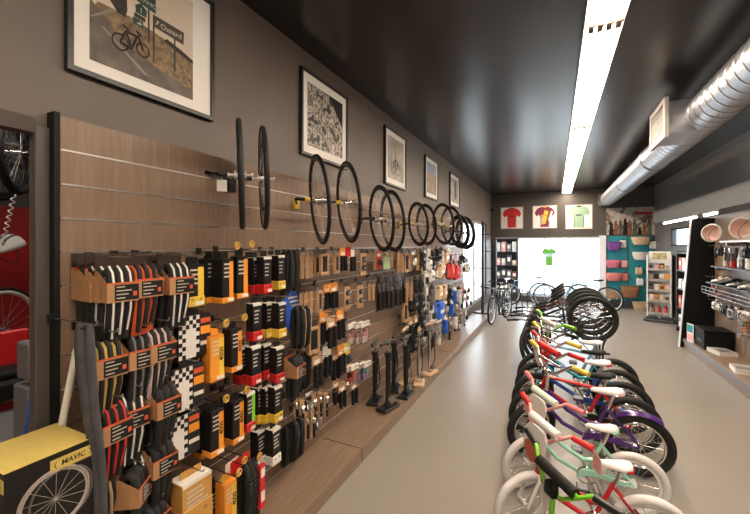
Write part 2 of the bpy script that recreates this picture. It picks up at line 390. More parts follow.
def pr_road(t, a, b):
    p = MB(); X = .0172; W_, oy, oz = .511, -.282, -.272
    P = lambda *q: [(oy + u * W_, oz + v) for u, v in q]
    poly(p, P((0, 0), (1, 0), (1, .55), (0, .55)), X, 0)
    poly(p, P((0, .20), (.06, .27), (.35, .28), (.7, .255), (1, .21), (1, 0), (0, 0)), X + .0004, 1)
    poly(p, P((0, .27), (.06, .24), (.14, .21), (.3, .14), (.6, .09), (1, .045), (1, 0), (0, 0)), X + .0008, 2)
    poly(p, P((.08, .17), (.11, .17), (.52, .03), (.46, .03)), X + .0012, 3)
    poly(p, P((.0, .19), (.02, .19), (.22, .27), (.18, .275)), X + .0012, 3)
    poly(p, P((.05, .29), (.06, .55), (.24, .55), (.30, .40), (.31, .30), (.29, .26), (.22, .27), (.15, .31)), X + .0014, 4)
    poly(p, P((.66, .25), (.8, .225), (1, .2), (1, .22), (.86, .245), (.7, .265)), X + .0014, 4)
    for u, z0, z1 in ((.55, .12, .30), (.775, .115, .29), (.50, .20, .55)): poly(p, P((u, z0), (u + .018, z0), (u + .018, z1), (u, z1)), X + .0016, 5)
    poly(p, P((.55, .292), (.885, .28), (.89, .348), (.55, .352)), X + .002, 8)
    p.text('Oxnard', .038, (X + .0024, oy + .745 * W_, oz + .315), UY, UZ, 6); poly(p, P((.575, .305), (.595, .335), (.615, .33), (.60, .315)), X + .0024, 6)
    poly(p, P((.34, .378), (.58, .36), (.58, .55), (.34, .55)), X + .002, 7); p.text('ENTRANCE', .030, (X + .0024, oy + .46 * W_, oz + .395), (0, 1, -.08), UZ, 6)
    poly(p, P((.385, .315), (.485, .315), (.49, .35), (.435, .372), (.38, .35)), X + .002, 7); p.text('1', .035, (X + .0024, oy + .435 * W_, oz + .335), UY, UZ, 6)
    poly(p, P((.37, .292), (.475, .288), (.475, .31), (.37, .312)), X + .002, 5); poly(p, P((.36, .255), (.455, .252), (.455, .287), (.36, .29)), X + .002, 7)
    poly(p, P((.39, .262), (.44, .262), (.43, .282)), X + .0024, 6)
    def circ(cx, cy, r): p.ring((X + .0025, oy + cx * W_, oz + cy), (1, 0, 0), r, .004, 22, 4, 5, .25)
    circ(.249, .137, .036); circ(.454, .147, .031)
    for (q, r) in (((.249, .137), (.30, .20)), ((.30, .20), (.40, .20)), ((.41, .21), (.454, .147)), ((.30, .20), (.35, .13)), ((.35, .13), (.40, .20)), ((.249, .137), (.35, .13)), ((.27, .225), (.33, .205)), ((.39, .225), (.44, .215))):
        A, B = P(q, r); p.tube([(X + .0025, *A), (X + .0025, *B)], .0055, 4, 5, False)
    p.build('print', [mat('print_sky', (.68, .58, .48), .5, noise=.1, nscale=3), mat('print_grass', (.22, .15, .08), .5, noise=.5, nscale=40), mat('print_road', (.13, .105, .085), .5, noise=.35, nscale=14),
        mat('print_line', (.26, .21, .17), .5), mat('print_tree', (.03, .022, .016), .6, noise=.5, nscale=30), mat('print_dark', (.035, .028, .022), .5), mat('print_letter', (.5, .45, .38), .5), mat('print_green', (.012, .06, .05), .5), mat('print_board', (.06, .045, .03), .5)], t)
def pr_plain(m):
    def f(t, a, b): MB().bb(.016, -a, -b, .0175, a, b).build('print', m, t)
    return f
def pr_race(t, a, b):
    p = MB().bb(.016, -a, -b, .0172, a, b); poly(p, [(0.03, b), (a, b), (a, .02)], .0178, 1)
    p.build('print', [ip('race_print', [(.0, (.01, .009, .008)), (.42, (.02, .017, .014)), (.48, (.62, .55, .47)), (.56, (.05, .04, .035)), (.64, (.7, .62, .53)), (.74, (.03, .025, .02))], 13), M_blkm], t)
def pr_pale(t, a, b):
    p = MB().bb(.016, -a, -b, .0172, a, b); g = .019
    for cy in (-.1, .06): p.ring((g, cy, -b + .14), (1, 0, 0), .07, .005, 20, 4, 1, .3)
    for q, r in (((-.1, -b + .14), (-.04, -b + .26)), ((-.04, -b + .26), (.04, -b + .24)), ((.04, -b + .24), (.06, -b + .14)), ((-.04, -b + .26), (.0, -b + .14))): p.tube([(g, *q), (g, *r)], .006, 4, 1)
    for q in (-.14, -.02): p.bb(.0172, q, -b + .1, .0185, q + .012, b - .04, 2)
    p.build('print', [mat('pale_print', (.42, .38, .33), .5, noise=.25, nscale=7), M_dkgrey, mat('print_grey', (.25, .23, .2), .5)], t)
def pr_sea(t, a, b):
    p = MB().bb(.016, -a, .08, .0172, a, b, 0).bb(.016, -a, -b, .0172, a, .08, 1)
    p.build('print', [mat('sea_sky', (.30, .36, .48), .5, noise=.2, nscale=5), mat('sand_print', (.36, .28, .2), .5, noise=.25, nscale=12)], t)
def pr_figure(t, a, b):
    p = MB().bb(.016, -a, -b, .0172, a, b, 0)
    p.add([(.0176, .05 + .09 * math.cos(q * .5236), .02 + .2 * math.sin(q * .5236)) for q in range(12)], [tuple(range(12))], 1)
    p.build('print', [mat('pale_print2', (.40, .37, .33), .5, noise=.3, nscale=6), mat('fig_print', (.06, .055, .05), .5, noise=.4, nscale=20)], t)
frame_obj('large framed photo of a bicycle beside road signs, nearest on the wall', 1.187, 2.832, .735, .70, pr_road, border=.115)
frame_obj('framed black and white photo of a racing pack, second along the wall', 2.76, 2.832, .735, .70, pr_race, border=.09)
frame_obj('framed pale photo of a parked bicycle, third along the wall', 4.36, 2.834, .70, .70, pr_pale, border=.09)
frame_obj('framed photo of blue sky over sand, fourth along the wall', 5.88, 2.835, .70, .67, pr_sea, border=.09)
frame_obj('framed pale photo with dark figure, farthest on the left wall', 7.43, 2.84, .76, .65, pr_figure, border=.09)
# framed jerseys on the back wall
def pr_jersey(body, trim, extra=None, txt=None):
    def f(t, a, b):
        p = MB(); s = a / .275; sv = 1.22
        sh = [(-.12, -.24), (.12, -.24), (.125, .0), (.15, .06), (.22, .02), (.27, .1), (.2, .2), (.07, .25), (.0, .23), (-.07, .25), (-.2, .2), (-.27, .1), (-.22, .02), (-.15, .06), (-.125, .0)]
        p.prism([(q[0] * s, q[1] * s * sv) for q in sh], (.016, 0, 0), UY, UZ, .012, 0)
        for y in (-.12, .105): p.bb(.0285, y * s, -.24 * s * sv, .031, (y + .015) * s, .0, 1)
        p.bb(.0285, -.05 * s, .215 * s * sv, .032, .05 * s, .25 * s * sv, 1)
        p.bb(.0285, -.07 * s, .03 * s, .031, .07 * s, .065 * s, 1)
        if extra:
            p.prism([(-.1 * s, -.2 * s), (.02 * s, -.2 * s), (.1 * s, .16 * s), (.0, .2 * s)], (.0285, 0, 0), UY, UZ, .002, 2)
            p.prism([(.08 * s, -.1 * s), (.14 * s, -.1 * s), (.22 * s, .15 * s), (.17 * s, .17 * s)], (.0285, 0, 0), UY, UZ, .003, 3)
            p.prism([(-.12 * s, -.22 * s), (-.04 * s, -.22 * s), (-.08 * s, .08 * s), (-.13 * s, .0)], (.0285, 0, 0), UY, UZ, .003, 4)
        p.build('jersey', [body, trim] + (extra or []), t)
    return f
M_gj = mat('green_jersey', (.35, .52, .36), .7); M_pf = mat('pale_frame', (.62, .5, .4), .5)
for lab, xc, zc, w_, pr in (('framed red cycling jersey on back wall', -1.215, 2.595, .66, pr_jersey(M_red, M_dkgrey)),
        ('framed multicoloured maroon cycling jersey on back wall', -.28, 2.597, .67, pr_jersey(mat('maroon', (.22, .02, .05), .7), M_orange, [M_yel, M_white, mat('stone', (.45, .4, .33), .7)])),
        ('framed pale green cycling jersey on back wall', .622, 2.57, .69, pr_jersey(M_gj, M_dkgrey))):
    frame_obj(lab, 0, 0, w_, w_ + .02, pr, name='framed_jersey', cat='picture', grp='framed jerseys over the shop window', fm=M_pf, border=.05, fw=.018, rzv=((xc, YB, zc), R_(-90)))
# the room detector on the corner
tag(MB().ell((XL + .09, YB - .2, 2.86), (.06, .06, .07)).cyl((XL, YB - .2, 2.86), (XL + .06, YB - .2, 2.86), .03).build('wall_speaker', M_blk), 'small black wall speaker high in the back left corner', 'speaker')
# ------------------------------------------------------------------ merchandise: builders (origin = hang point, front faces +X)
M_lab = mat('label_black', (.012, .0105, .010), .4, spec=.3); M_txt = mat('label_text', (.55, .52, .47), .6)
M_film = mat('pack_header', (.045, .03, .024), .4)
def b_tyre(root, tyre, stripe, wide=False, wd=.104, h=.315, sl=None):
    t = MB(); n = 3; D = -.022
    for i in range(n):
        y = (-1 + i) * wd * .30; q = [(-.018, y, -h), (-.024, y, -.16 + D), (-.022, y, -.07 + D), (-.010, y, -.038 + D), (.010, y, -.030 + D), (.028, y, -.046 + D), (.035, y, -.08 + D), (.032, y, -.18 + D), (.018 - .008 * i, y, -h + .012 * i), (0, y, -h - .012)]
        t.tube(q, wd * .175, 8, 0, False, 1.0)
        if stripe:
            r = .0105 if wide else .0042
            t.tube([(q[k][0] + (.0205 - r * .55) * (.2 if k == 4 else .75 if k == 5 else 1), q[k][1] + wd * .0, q[k][2] + (.0205 - r * .55) * (1 if k == 4 else .66 if k == 5 else .0)) for k in range(4, 9)], r, 6, 1)
    t.build('tyre', [tyre, stripe or tyre], root)
    s = MB(); a = wd / 2 + .004; zc = -.172
    s.bb(-.047, -a, zc, -.044, a, -.045, 0); s.bb(-.044, -a - .002, zc, .058, -a, -.096, 0); s.bb(-.044, a, zc, .058, a + .002, -.096, 0); s.bb(.056, -a - .002, zc, .059, a + .002, zc + .076, 0)
    s.prism([(-.044, -.096), (.054, -.096), (-.01, -.056), (-.044, -.046)], (0, -a - .0005, 0), (1, 0, 0), UZ, .0015, 0)
    s.prism([(-.044, -.096), (.054, -.096), (-.01, -.056), (-.044, -.046)], (0, a + .0015, 0), (1, 0, 0), UZ, .0015, 0)
    s.build('sleeve', sl or M_card, root)
    MB().bb(-.048, -a, -.046, -.043, a, .014, 0).bb(-.043, -a, -.056, -.040, a, -.042, 1).build('header_card', [M_film, M_ored], root)
    l = MB().bb(.059, -a * .55, zc + .006, .0605, a + .001, zc + .068, 0)
    for k in range(4): l.bb(.0605, -a * .45, zc + .014 + k * .0145, .0612, a * (.1 + .22 * ((k * 7) % 3)), zc + .018 + k * .0145, 1)
    l.box((.061, a * .75, zc + .03), (.001, .014, .018), 2); l.bb(.0588, -a - .002, zc + .072, .0605, a + .002, zc + .078, 2); l.build('label', [M_lab, M_txt, M_ored], root)
def b_box(root, body, bot, w=.065, h=.21, d=.06, toplab=None, letters=None, tray=.055, panel=None):
    c = MB().rbox((0, 0, -.035 - (h - tray) / 2), (d, w, h - tray), .003, 0).rbox((.002, 0, -.035 - h + tray / 2), (d + .006, w + .004, tray), .003, 1)
    if tray > .03:
        for y in (-.25, .25): c.ring((d / 2 + .0055, y * w, -.035 - h + tray * .7), (1, 0, 0), .006, .0012, 10, 4, 2)
    c.bb(-.004, -w * .35, -.04, .0, w * .35, .0, 0); c.build('carton', [body, bot, M_lab], root)
    l = MB(); z = -.06
    if toplab: MB().prism([(-d / 2, -.0335), (d / 2, -.0335), (d / 2 + .001, -.05), (d / 2 - .0005, -.05)], (0, -w * .48, 0), (1, 0, 0), UZ, -w * .96, 0).build('top_label', M_wpaper, root); z = -.075
    r = random.Random(int(w * 1e5 + h * 1e4))
    for k in range(4): l.bb(d / 2 + .0002, -w * .36, z - .022 * k - .008, d / 2 + .0016, w * (.05 + .3 * r.random()), z - .022 * k, 1)
    if panel: l.bb(d / 2 + .0002, w * .1, -.035 - h + tray, d / 2 + .0018, w * .46, -.05, 2)
    if letters: l.text(letters, w * .42, (d / 2 + .0035, w * .27, -.035 - h * .42), (0, 0, 1), (0, -1, 0), 3)
    l.bb(d / 2 + .0062, w * -.1, -.035 - h + .008, d / 2 + .0066, w * .42, -.035 - h + .026, 0)
    l.build('label', [M_wpaper, M_txt, panel or M_txt, M_lab], root)
def b_checker(root):
    w, h, d = .175, .205, .04
    c = MB().rbox((0, 0, -.03 - h / 2), (d, w, h), .003, 0).bb(-.004, -.03, -.03, 0, .03, 0, 1); c.build('carton', [M_blk, M_blk], root)
    k = MB(); n = 9; x = d / 2 + .0008; y0 = -w / 2; s = w * .62 / 6
    k.bb(d / 2, y0, -.03 - h, x, y0 + w * .62, -.03, 0)
    for i in range(6):
        for j in range(10):
            if (i + j) % 2 == 0 and (i < 2 or j < 3 or i > 4): k.bb(x, y0 + i * s, -.03 - (j + 1) * h / 10, x + .0006, y0 + (i + 1) * s, -.03 - j * h / 10, 1)
    k.build('checker_panel', [M_white, M_lab], root)
    l = MB().bb(d / 2, y0 + w * .66, -.075, x, w / 2 - .004, -.05, 0).bb(d / 2, y0 + w * .66, -.13, x, w / 2 - .004, -.09, 1).bb(d / 2, y0 + w * .66, -.185, x, w / 2 - .004, -.165, 2)
    l.build('label', [M_ored, M_orange, M_wpaper], root)
def b_frame(root, cw=.095, ch=.16, blank=False):
    c = MB().bb(-.004, -cw / 2, -.03 - ch, 0, cw / 2, -.03, 0).bb(-.004, -cw / 2, -.03, .0, cw / 2, .01, 1); f = .014
    if not blank:
        for a in ((-cw / 2, -.03 - ch, -cw / 2 + f, -.03), (cw / 2 - f, -.03 - ch, cw / 2, -.03), (-cw / 2 + f, -.03 - ch, cw / 2 - f, -.03 - ch + f * 1.6), (-cw / 2 + f, -.03 - f, cw / 2 - f, -.03)): c.bb(0, a[0], a[1], .022, a[2], a[3], 0)
    c.build('card', [M_card2, M_film], root)
    if not blank:
        MB().rbox((.010, 0, -.03 - ch / 2), (.018, cw - 2.4 * f, ch - 3.4 * f), .004, 0).build('brake_pads', M_blkm, root)
def b_twin(root):
    cw, ch = .10, .20
    MB().bb(-.004, -cw / 2, -.03 - ch, .004, cw / 2, -.03, 0).bb(-.004, -cw / 2, -.03, .0, cw / 2, .01, 1).build('card', [M_card2, M_film], root)
    for z in (-.085, -.165): MB().rbox((.014, 0, z), (.03, .07, .05), .014, 0, True).rbox((.03, 0, z), (.006, .05, .015), .003, 1).build('light_unit', [M_blk, M_steel], root)
def b_grip(root, hd=None, g=None):
    MB().bb(-.004, -.05, -.07, 0, .05, .01, 0).bb(0, -.03, -.055, .001, .03, -.03, 1).build('header_card', [hd or M_orange, M_wpaper], root)
    for y in (-.026, .026):
        q = MB().cyl((.01, y, -.19), (.01, y, -.06), .016, n=10)
        for z in (-.17, -.145, -.12, -.095): q.ring((.01, y, z), (0, 0, 1), .016, .003, 12, 5)
        q.build('grip', g or M_blkm, root)
def b_tool(root, c1=None, h=.24):
    MB().bb(-.003, -.026, -h, 0, .026, .01, 0).build('card', c1 or M_film, root)
    MB().cyl((.012, 0, -h * .95), (.012, 0, -h * .45), .010, n=8, m=0).cyl((.012, 0, -h * .45), (.012, 0, -.05), .006, n=8, m=1).rbox((.012, 0, -.06), (.016, .03, .035), .005, 1).build('tool', [M_blk, M_chrome], root)
def b_bag(root, c1, c2=None, w=.13, h=.17):
    MB().rbox((0, 0, -h / 2), (.035, w, h), .014, 0).bb(-.002, -w / 2, -.03, .019, w / 2, .005, 1).build('bag', [M_bag, M_wpaper], root)
    q = MB(); r = random.Random(int(w * 977 + h * 31))
    for k in range(7): q.rbox((r.uniform(-.006, .006), r.uniform(-.4, .4) * w, -h * r.uniform(.45, .85)), (.018, .03, .05), .007, k % 2)
    q.build('contents', [c1, c2 or c1], root)
def b_pouch(root, c1, c2=None, w=.13, h=.13, d=.08):
    MB().rbox((0, 0, -.02 - h / 2), (d, w, h), min(w, d, h) * .28, 0, True).bb(-.006, -.02, -.03, .0, .02, .01, 0).build('pouch', c1, root)
    MB().bb(d / 2, -w * .32, -.02 - h * .62, d / 2 + .002, w * .32, -.02 - h * .42, 0).build('label', c2 or M_grey, root)
def b_glove(root, c1, c2=None):
    g = MB().rbox((0, 0, -.10), (.03, .085, .10), .013, 0, True).rbox((0, 0, -.04), (.034, .07, .035), .008, 1)
    for k, y in enumerate((-.032, -.011, .011, .032)): g.tube([(0, y, -.14), (.004, y * 1.05, -.17), (.008, y * 1.08, -.185 - .008 * (k in (1, 2)))], [.012, .011, .009], 7, 0)
    g.tube([(0, .04, -.08), (.004, .058, -.11), (.006, .06, -.13)], [.014, .012, .009], 7, 0)
    g.build('glove_body', [c1, c2 or c1], root)
def b_bottle(root, c1, c2=None):
    MB().lathe([(.001, -.20), (.034, -.20), (.036, -.19), (.036, -.12), (.030, -.108), (.036, -.095), (.036, -.055), (.028, -.04), (.001, -.038)], n=14).build('bottle_body', c1, root)
    MB().lathe([(.029, -.042), (.03, -.02), (.018, -.014), (.012, -.012), (.011, .005), (.001, .006)], n=12).build('cap', c2 or M_blk, root)
def b_blister(root, c1, c2, w=.10, h=.17):
    MB().bb(-.003, -w / 2, -h, 0, w / 2, .01, 0).bb(0, -w * .42, -.045, .001, w * .42, -.015, 1).build('card', [c1, M_wpaper], root)
    MB().rbox((.014, 0, -h * .62), (.03, w * .6, h * .4), .01, 0, True).build('contents', c2, root)
def b_disc(root):
    d = MB(); q = [(.14 * math.cos(a * .2618), -.12 + .14 * math.sin(a * .2618)) for a in range(24)]
    d.prism(q, (-.003, 0, 0), UY, UZ, .005, 0)
    for k in range(3): d.bb(.0025, -.06 + .02 * k, -.03 - .03 * k, .0035, .05 + .012 * k, -.015 - .03 * k, 1)
    d.build('card', [M_blue, M_white], root)
def b_loop(root, side, h=.26, w=.09):
    t = MB()
    for y in (-w * .3, w * .3):
        q = [(-.012, y, -h), (-.02, y, -h * .5), (-.012, y, -.03), (.006, y, -.012), (.024, y, -.03), (.03, y, -h * .5), (.018, y, -h), (.0, y, -h - .02)]
        t.tube(q, .017, 7, 0, True); t.tube([(p[0] + .0, p[1] + .012, p[2]) for p in q], .0125, 6, 1, True)
    t.build('tyre', [M_rub, side], root)
def b_mtb(root):
    w = .12; t = MB()
    for y in (-.035, .0, .035):
        q = [(-.012, y, -.34), (-.025, y, -.2), (-.015, y, -.06), (.01, y, -.03), (.035, y, -.07), (.045, y, -.2), (.02, y, -.34), (0, y, -.37)]
        t.tube(q, .022, 8, 0, True)
        for k in range(10): t.rbox((.060 - .0012 * k, y, -.09 - .026 * k), (.014, .03, .012), .003, 0)
    t.build('tyre', M_rub, root)
    MB().bb(-.05, -.075, -.2, -.046, .075, .0, 0).bb(.05, .028, -.3, .072, .07, -.05, 0).bb(.072, .034, -.12, .0735, .066, -.07, 1).bb(.072, .034, -.26, .0735, .066, -.2, 1).build('sleeve', [M_red, M_wpaper], root)
KIND = {
 'tk': ('tyre_pack', 'black folded tyre with white stripes', lambda r: b_tyre(r, M_rub, M_white)),
 'tb': ('tyre_pack', 'plain black folded tyre', lambda r: b_tyre(r, M_rub, None)),
 'tg': ('tyre_pack', 'grey striped folded tyre', lambda r: b_tyre(r, M_rub, M_grey)),
 'tr': ('tyre_pack', 'red folded tyre with black tread', lambda r: b_tyre(r, M_ored, M_rub, True)),
 'trr': ('tyre_pack', 'black folded tyre with red stripes', lambda r: b_tyre(r, M_rub, M_red)),
 'ty': ('tyre_pack', 'yellow folded tyre with black tread', lambda r: b_tyre(r, mat('yellow_tyre', (.62, .45, .13), .6), M_rub, True)),
 'tw': ('tyre_pack', 'pale pink folded tyre with black tread', lambda r: b_tyre(r, mat('pale_tyre', (.66, .5, .48), .6), M_rub, True)),
 'ob': ('tyre_box', 'black and orange tyre box', lambda r: b_box(r, M_lab, M_orange, .075, .235, .06, None, None, .03, M_orange)),
 'o4': ('tyre_box', 'orange and black tyre box with upright numerals', lambda r: b_box(r, M_orange, M_orange, .085, .235, .07, None, '4000', .03, M_yel)),
 'oc': ('tyre_box', 'black tyre box with orange panel and numerals', lambda r: b_box(r, M_lab, M_orange, .08, .235, .07, None, '4000', .03, M_orange)),
 'yb': ('tyre_box', 'yellow and black tall box', lambda r: b_box(r, M_lab, M_yel, .095, .21, .06, None, None, .05, M_yel)),
 'bo': ('large_carton', 'large plain orange carton with white label', lambda r: b_box(r, mat('tan_orange_print', (.55, .29, .07), .5), mat('tan_orange_print', (.55, .29, .07), .5), .16, .24, .10, True, None, .12, None)),
 'rb': ('tube_box', 'black inner tube box with red base', lambda r: b_box(r, M_lab, M_red, .07, .22, .06, True)),
 'yw': ('tube_box', 'black inner tube box with yellow base', lambda r: b_box(r, M_lab, M_yel, .07, .22, .06, True)),
 'wb': ('tube_box', 'black inner tube box with white base', lambda r: b_box(r, M_lab, M_wpaper, .075, .22, .06, True)),
 'gb': ('tube_box', 'black inner tube box with green side', lambda r: b_box(r, M_lab, M_red, .07, .22, .06, True, None, .05, M_green)),
 'ck': ('tyre_carton', 'black and white checkered flat carton', b_checker),
 'fr': ('brake_pad_pack', 'kraft framed pack with black pads', b_frame),
 'fe': ('card_pack', 'kraft card pack', lambda r: b_frame(r, .085, .16, False)),
 'tw2': ('light_pack', 'kraft card with two black oval lights', b_twin),
 'gp': ('grip_pack', 'black grips on an orange header card', b_grip),
 'gw': ('grip_pack', 'black grips on a white header card', lambda r: b_grip(r, M_wpaper)),
 'gk': ('grip_pack', 'black levers on kraft card', lambda r: b_grip(r, M_card2)),
 'tl': ('hand_tool', 'black and silver bicycle tool', b_tool),
 'tlk': ('hand_tool', 'silver tool on a kraft card', lambda r: b_tool(r, M_card2, .2)),
 'bgw': ('plastic_bag', 'clear bag of white and pink pieces', lambda r: b_bag(r, M_pink, M_white)),
 'bgr': ('plastic_bag', 'clear bag of red and orange pieces', lambda r: b_bag(r, M_red, M_ored, .10, .14)),
 'bgt': ('plastic_bag', 'clear bag of teal and violet pieces', lambda r: b_bag(r, M_teal, mat('violet', (.25, .15, .5), .5), .10, .14)),
 'bgg': ('plastic_bag', 'clear bag of grey fittings', lambda r: b_bag(r, M_grey, M_steel, .16, .22)),
 'pk': ('saddle_bag', 'black saddle pouch', lambda r: b_pouch(r, M_blkm)),
 'pw': ('accessory_pouch', 'white accessory pouch', lambda r: b_pouch(r, M_white, M_grey)),
 'pc': ('accessory_pouch', 'cream accessory pouch', lambda r: b_pouch(r, M_tan, M_white, .14, .17)),
 'pr': ('accessory_pouch', 'bright red accessory pouch', lambda r: b_pouch(r, M_red, M_ored, .17, .19, .09)),
 'pb': ('accessory_pouch', 'blue accessory box', lambda r: b_pouch(r, M_blue, M_white, .2, .19, .08)),
 'gl': ('cycling_glove', 'black cycling glove', lambda r: b_glove(r, M_blkm, M_dkgrey)),
 'glr': ('cycling_glove', 'red cycling glove', lambda r: b_glove(r, M_red, M_blkm)),
 'btw': ('drinks_bottle', 'white drinks bottle', lambda r: b_bottle(r, M_white, M_blk)),
 'btb': ('drinks_bottle', 'blue drinks bottle', lambda r: b_bottle(r, M_blue, M_white)),
 'btg': ('drinks_bottle', 'grey drinks bottle', lambda r: b_bottle(r, M_grey, M_blk)),
 'blw': ('blister_pack', 'white blister pack', lambda r: b_blister(r, M_wpaper, M_blk)),
 'blk': ('blister_pack', 'black blister pack', lambda r: b_blister(r, M_film, M_steel)),
 'blr': ('blister_pack', 'red blister pack', lambda r: b_blister(r, M_red, M_blk)),
 'bly': ('blister_pack', 'yellow blister pack', lambda r: b_blister(r, M_yel, M_blk)),
 'dc': ('round_card', 'round blue display card', b_disc),
 'lt': ('tyre_pack', 'black tyre loop with tan sidewalls', lambda r: b_loop(r, M_tan)),
 'lk': ('tyre_pack', 'black tyre loop with plain sidewalls', lambda r: b_loop(r, M_blkm, .25, .10)),
 'mt': ('tyre_pack', 'knobbly black mountain tyre with red sleeve', b_mtb),
}
PROTO = {}
def spawn(kind):
    nm, desc, fn = KIND[kind]
    if kind not in PROTO:
        r = empty(nm); fn(r); PROTO[kind] = r; return r
    c = copy_tree(PROTO[kind]); return c
HOOKP = {}
def hook(ln, ring):
    k = (round(ln, 2), ring)
    if k in HOOKP: return copy_tree(HOOKP[k])
    r = empty('display_hook')
    MB().tube([(0, 0, 0), (ln, 0, 0), (ln + .012, 0, .004), (ln + .016, 0, .016)], .0028, 6).build('rod', M_steel if not ring else M_blk, r)
    MB().rbox((.004, 0, .0), (.012, .035, .035), .003).build('bracket', M_blk, r)
    if ring:
        a = empty('price_tag')
        a = MB().ring((ln + .02, 0, .03), (1, 0, 0), .017, .005, 16, 6).bb(ln + .017, -.008, .022, ln + .02, .008, .038).build('ring_tag', M_gold, r)
    HOOKP[k] = r; return r
CAT = {'tyre_pack': 'tyre', 'tyre_box': 'box', 'tube_box': 'box', 'tyre_carton': 'box', 'large_carton': 'box', 'brake_pad_pack': 'pack', 'card_pack': 'pack', 'light_pack': 'bicycle light', 'grip_pack': 'grips', 'hand_tool': 'tool',
       'plastic_bag': 'bag', 'saddle_bag': 'bag', 'accessory_pouch': 'pouch', 'cycling_glove': 'glove', 'drinks_bottle': 'bottle', 'blister_pack': 'pack', 'round_card': 'card'}
def row(place, items, grp, X0=XS, fx=onX, rz0=0.0, hooks=True, sc_=1.0):
    """items: (kind, px, py, reach, hook?) - pixel of the hang point seen on the vertical plane reach in front of the wall."""
    items = sorted(items, key=lambda q: q[1]); cnt = {}
    for i, it in enumerate(items):
        kind, px, py, off = it[:4]; hk = it[4] if len(it) > 4 else 1
        nm, desc, _ = KIND[kind]
        p = fx(px, py, X0 + off); o = spawn(kind); o.scale = (sc_, sc_, sc_)
        o.location = p; o.rotation_euler = (0, 0, rz0 + random.uniform(-.1, .1) + (it[5] if len(it) > 5 else 0))
        tag(o, f'{desc}, {ORD[i]} in the {place}', CAT[nm], grp)
        if hk and hooks:
            h = hook(abs(off) + .075, hk == 2); h.location = (X0, p.y, p.z + .004); h.rotation_euler = (0, 0, rz0)
            tag(h, f'thin metal hook carrying the {ORD[i]} pack in the {place}', 'hook', 'slat wall hooks')
# --- folded tyres nearest the work room
g = 'folded tyres on the slat wall'
row('top row of folded tyres', [('tk', 93, 257, .06, 0), ('tk', 99, 258, .10, 0), ('tk', 107, 258, .15, 0), ('tk', 116, 258, .20), ('tb', 134, 256, .12, 0), ('tr', 141, 256, .20), ('tb', 152, 255, .13), ('tb', 164, 256, .15, 0), ('tk', 175, 256, .20)], g)
row('second row of folded tyres', [('ty', 104, 331, .20), ('tb', 121, 327, .12, 0), ('tg', 137, 325, .19), ('tw', 156, 320, .2)], g)
row('third row of folded tyres', [('trr', 109, 395, .20), ('tk', 128, 384, .18), ('tb', 145, 378, .13), ('tb', 161, 375, .2)], g)
row('fourth row of folded tyres', [('tb', 131, 459, .20, 1, .5), ('tk', 136, 443, .14), ('tb', 158, 432, .19)], g)
row('bottom row of folded tyres', [('tb', 125, 508, .16), ('tb', 150, 492, .19, 1, .3), ('tb', 166, 486, .12)], g)
# --- checkered cartons
g = 'checkered cartons'
row('upper row of checkered cartons', [('ck', 184, 309, .10, 0), ('ck', 193, 309, .16)], g)
row('middle row of checkered cartons', [('ck', 172, 364, .10, 0), ('ck', 186, 360, .17)], g)
row('lower row of checkered cartons', [('ck', 166, 414, .08, 0), ('ck', 181, 408, .16)], g)
# --- orange tyre boxes
g = 'orange tyre boxes'
row('top row of orange boxes', [('yb', 192, 257, .16), ('ob', 208, 252, .11, 0), ('ob', 224, 252, .20, 2), ('ob', 217, 252, .14, 0), ('ob', 239, 250, .19, 2)], g)
row('second row of orange boxes', [('o4', 203, 332, .09, 0), ('o4', 213, 328, .18, 2), ('oc', 232, 322, .17, 2)], g)
row('third row of orange boxes', [('oc', 203, 404, .10, 0), ('oc', 213, 402, .18, 2), ('oc', 234, 393, .17, 2), ('oc', 225, 396, .10, 0)], g)
row('lowest row of orange boxes', [('bo', 191, 468, .20), ('ob', 211, 480, .12, 2), ('o4', 226, 474, .20, 2)], g)
# --- inner tube boxes
g = 'inner tube boxes'
row('top row of tube boxes', [('rb', 249, 252, .08, 0), ('rb', 254, 252, .13, 0), ('rb', 264, 251, .20), ('yw', 278, 250, .16), ('rb', 271, 250, .10, 0)], g)
row('second row of tube boxes', [('rb', 254, 297, .18), ('yw', 266, 297, .12, 0), ('yw', 279, 297, .19), ('yw', 272, 297, .12, 0)], g)
row('third row of tube boxes', [('rb', 241, 340, .10, 0), ('rb', 253, 340, .19), ('rb', 264, 338, .12, 0), ('rb', 277, 341, .20)], g)
row('fourth row of tube boxes', [('rb', 236, 393, .12), ('gb', 247, 386, .17), ('yw', 258, 381, .1, 0), ('yw', 265, 381, .14, 0), ('yw', 275, 380, .2)], g)
row('lowest row of tube boxes', [('wb', 258, 424, .12), ('wb', 273, 422, .19)], g)
row('narrow column of tyre loops', [('lk', 287, 250, .14), ('lk', 291, 250, .17, 0), ('lt', 297, 306, .19), ('lt', 303, 306, .22, 0), ('tb', 294, 350, .2), ('lk', 287, 424, .15), ('lk', 296, 418, .20), ('lk', 303, 352, .12)], 'tyre loops')
row('gap above the tyre loops', [('dc', 293, 294, .10)], 'blue cards')
row('lowest hooks above the plinth', [('mt', 247, 458, .2, 2), ('blw', 232, 462, .14, 2)], 'mountain tyres')
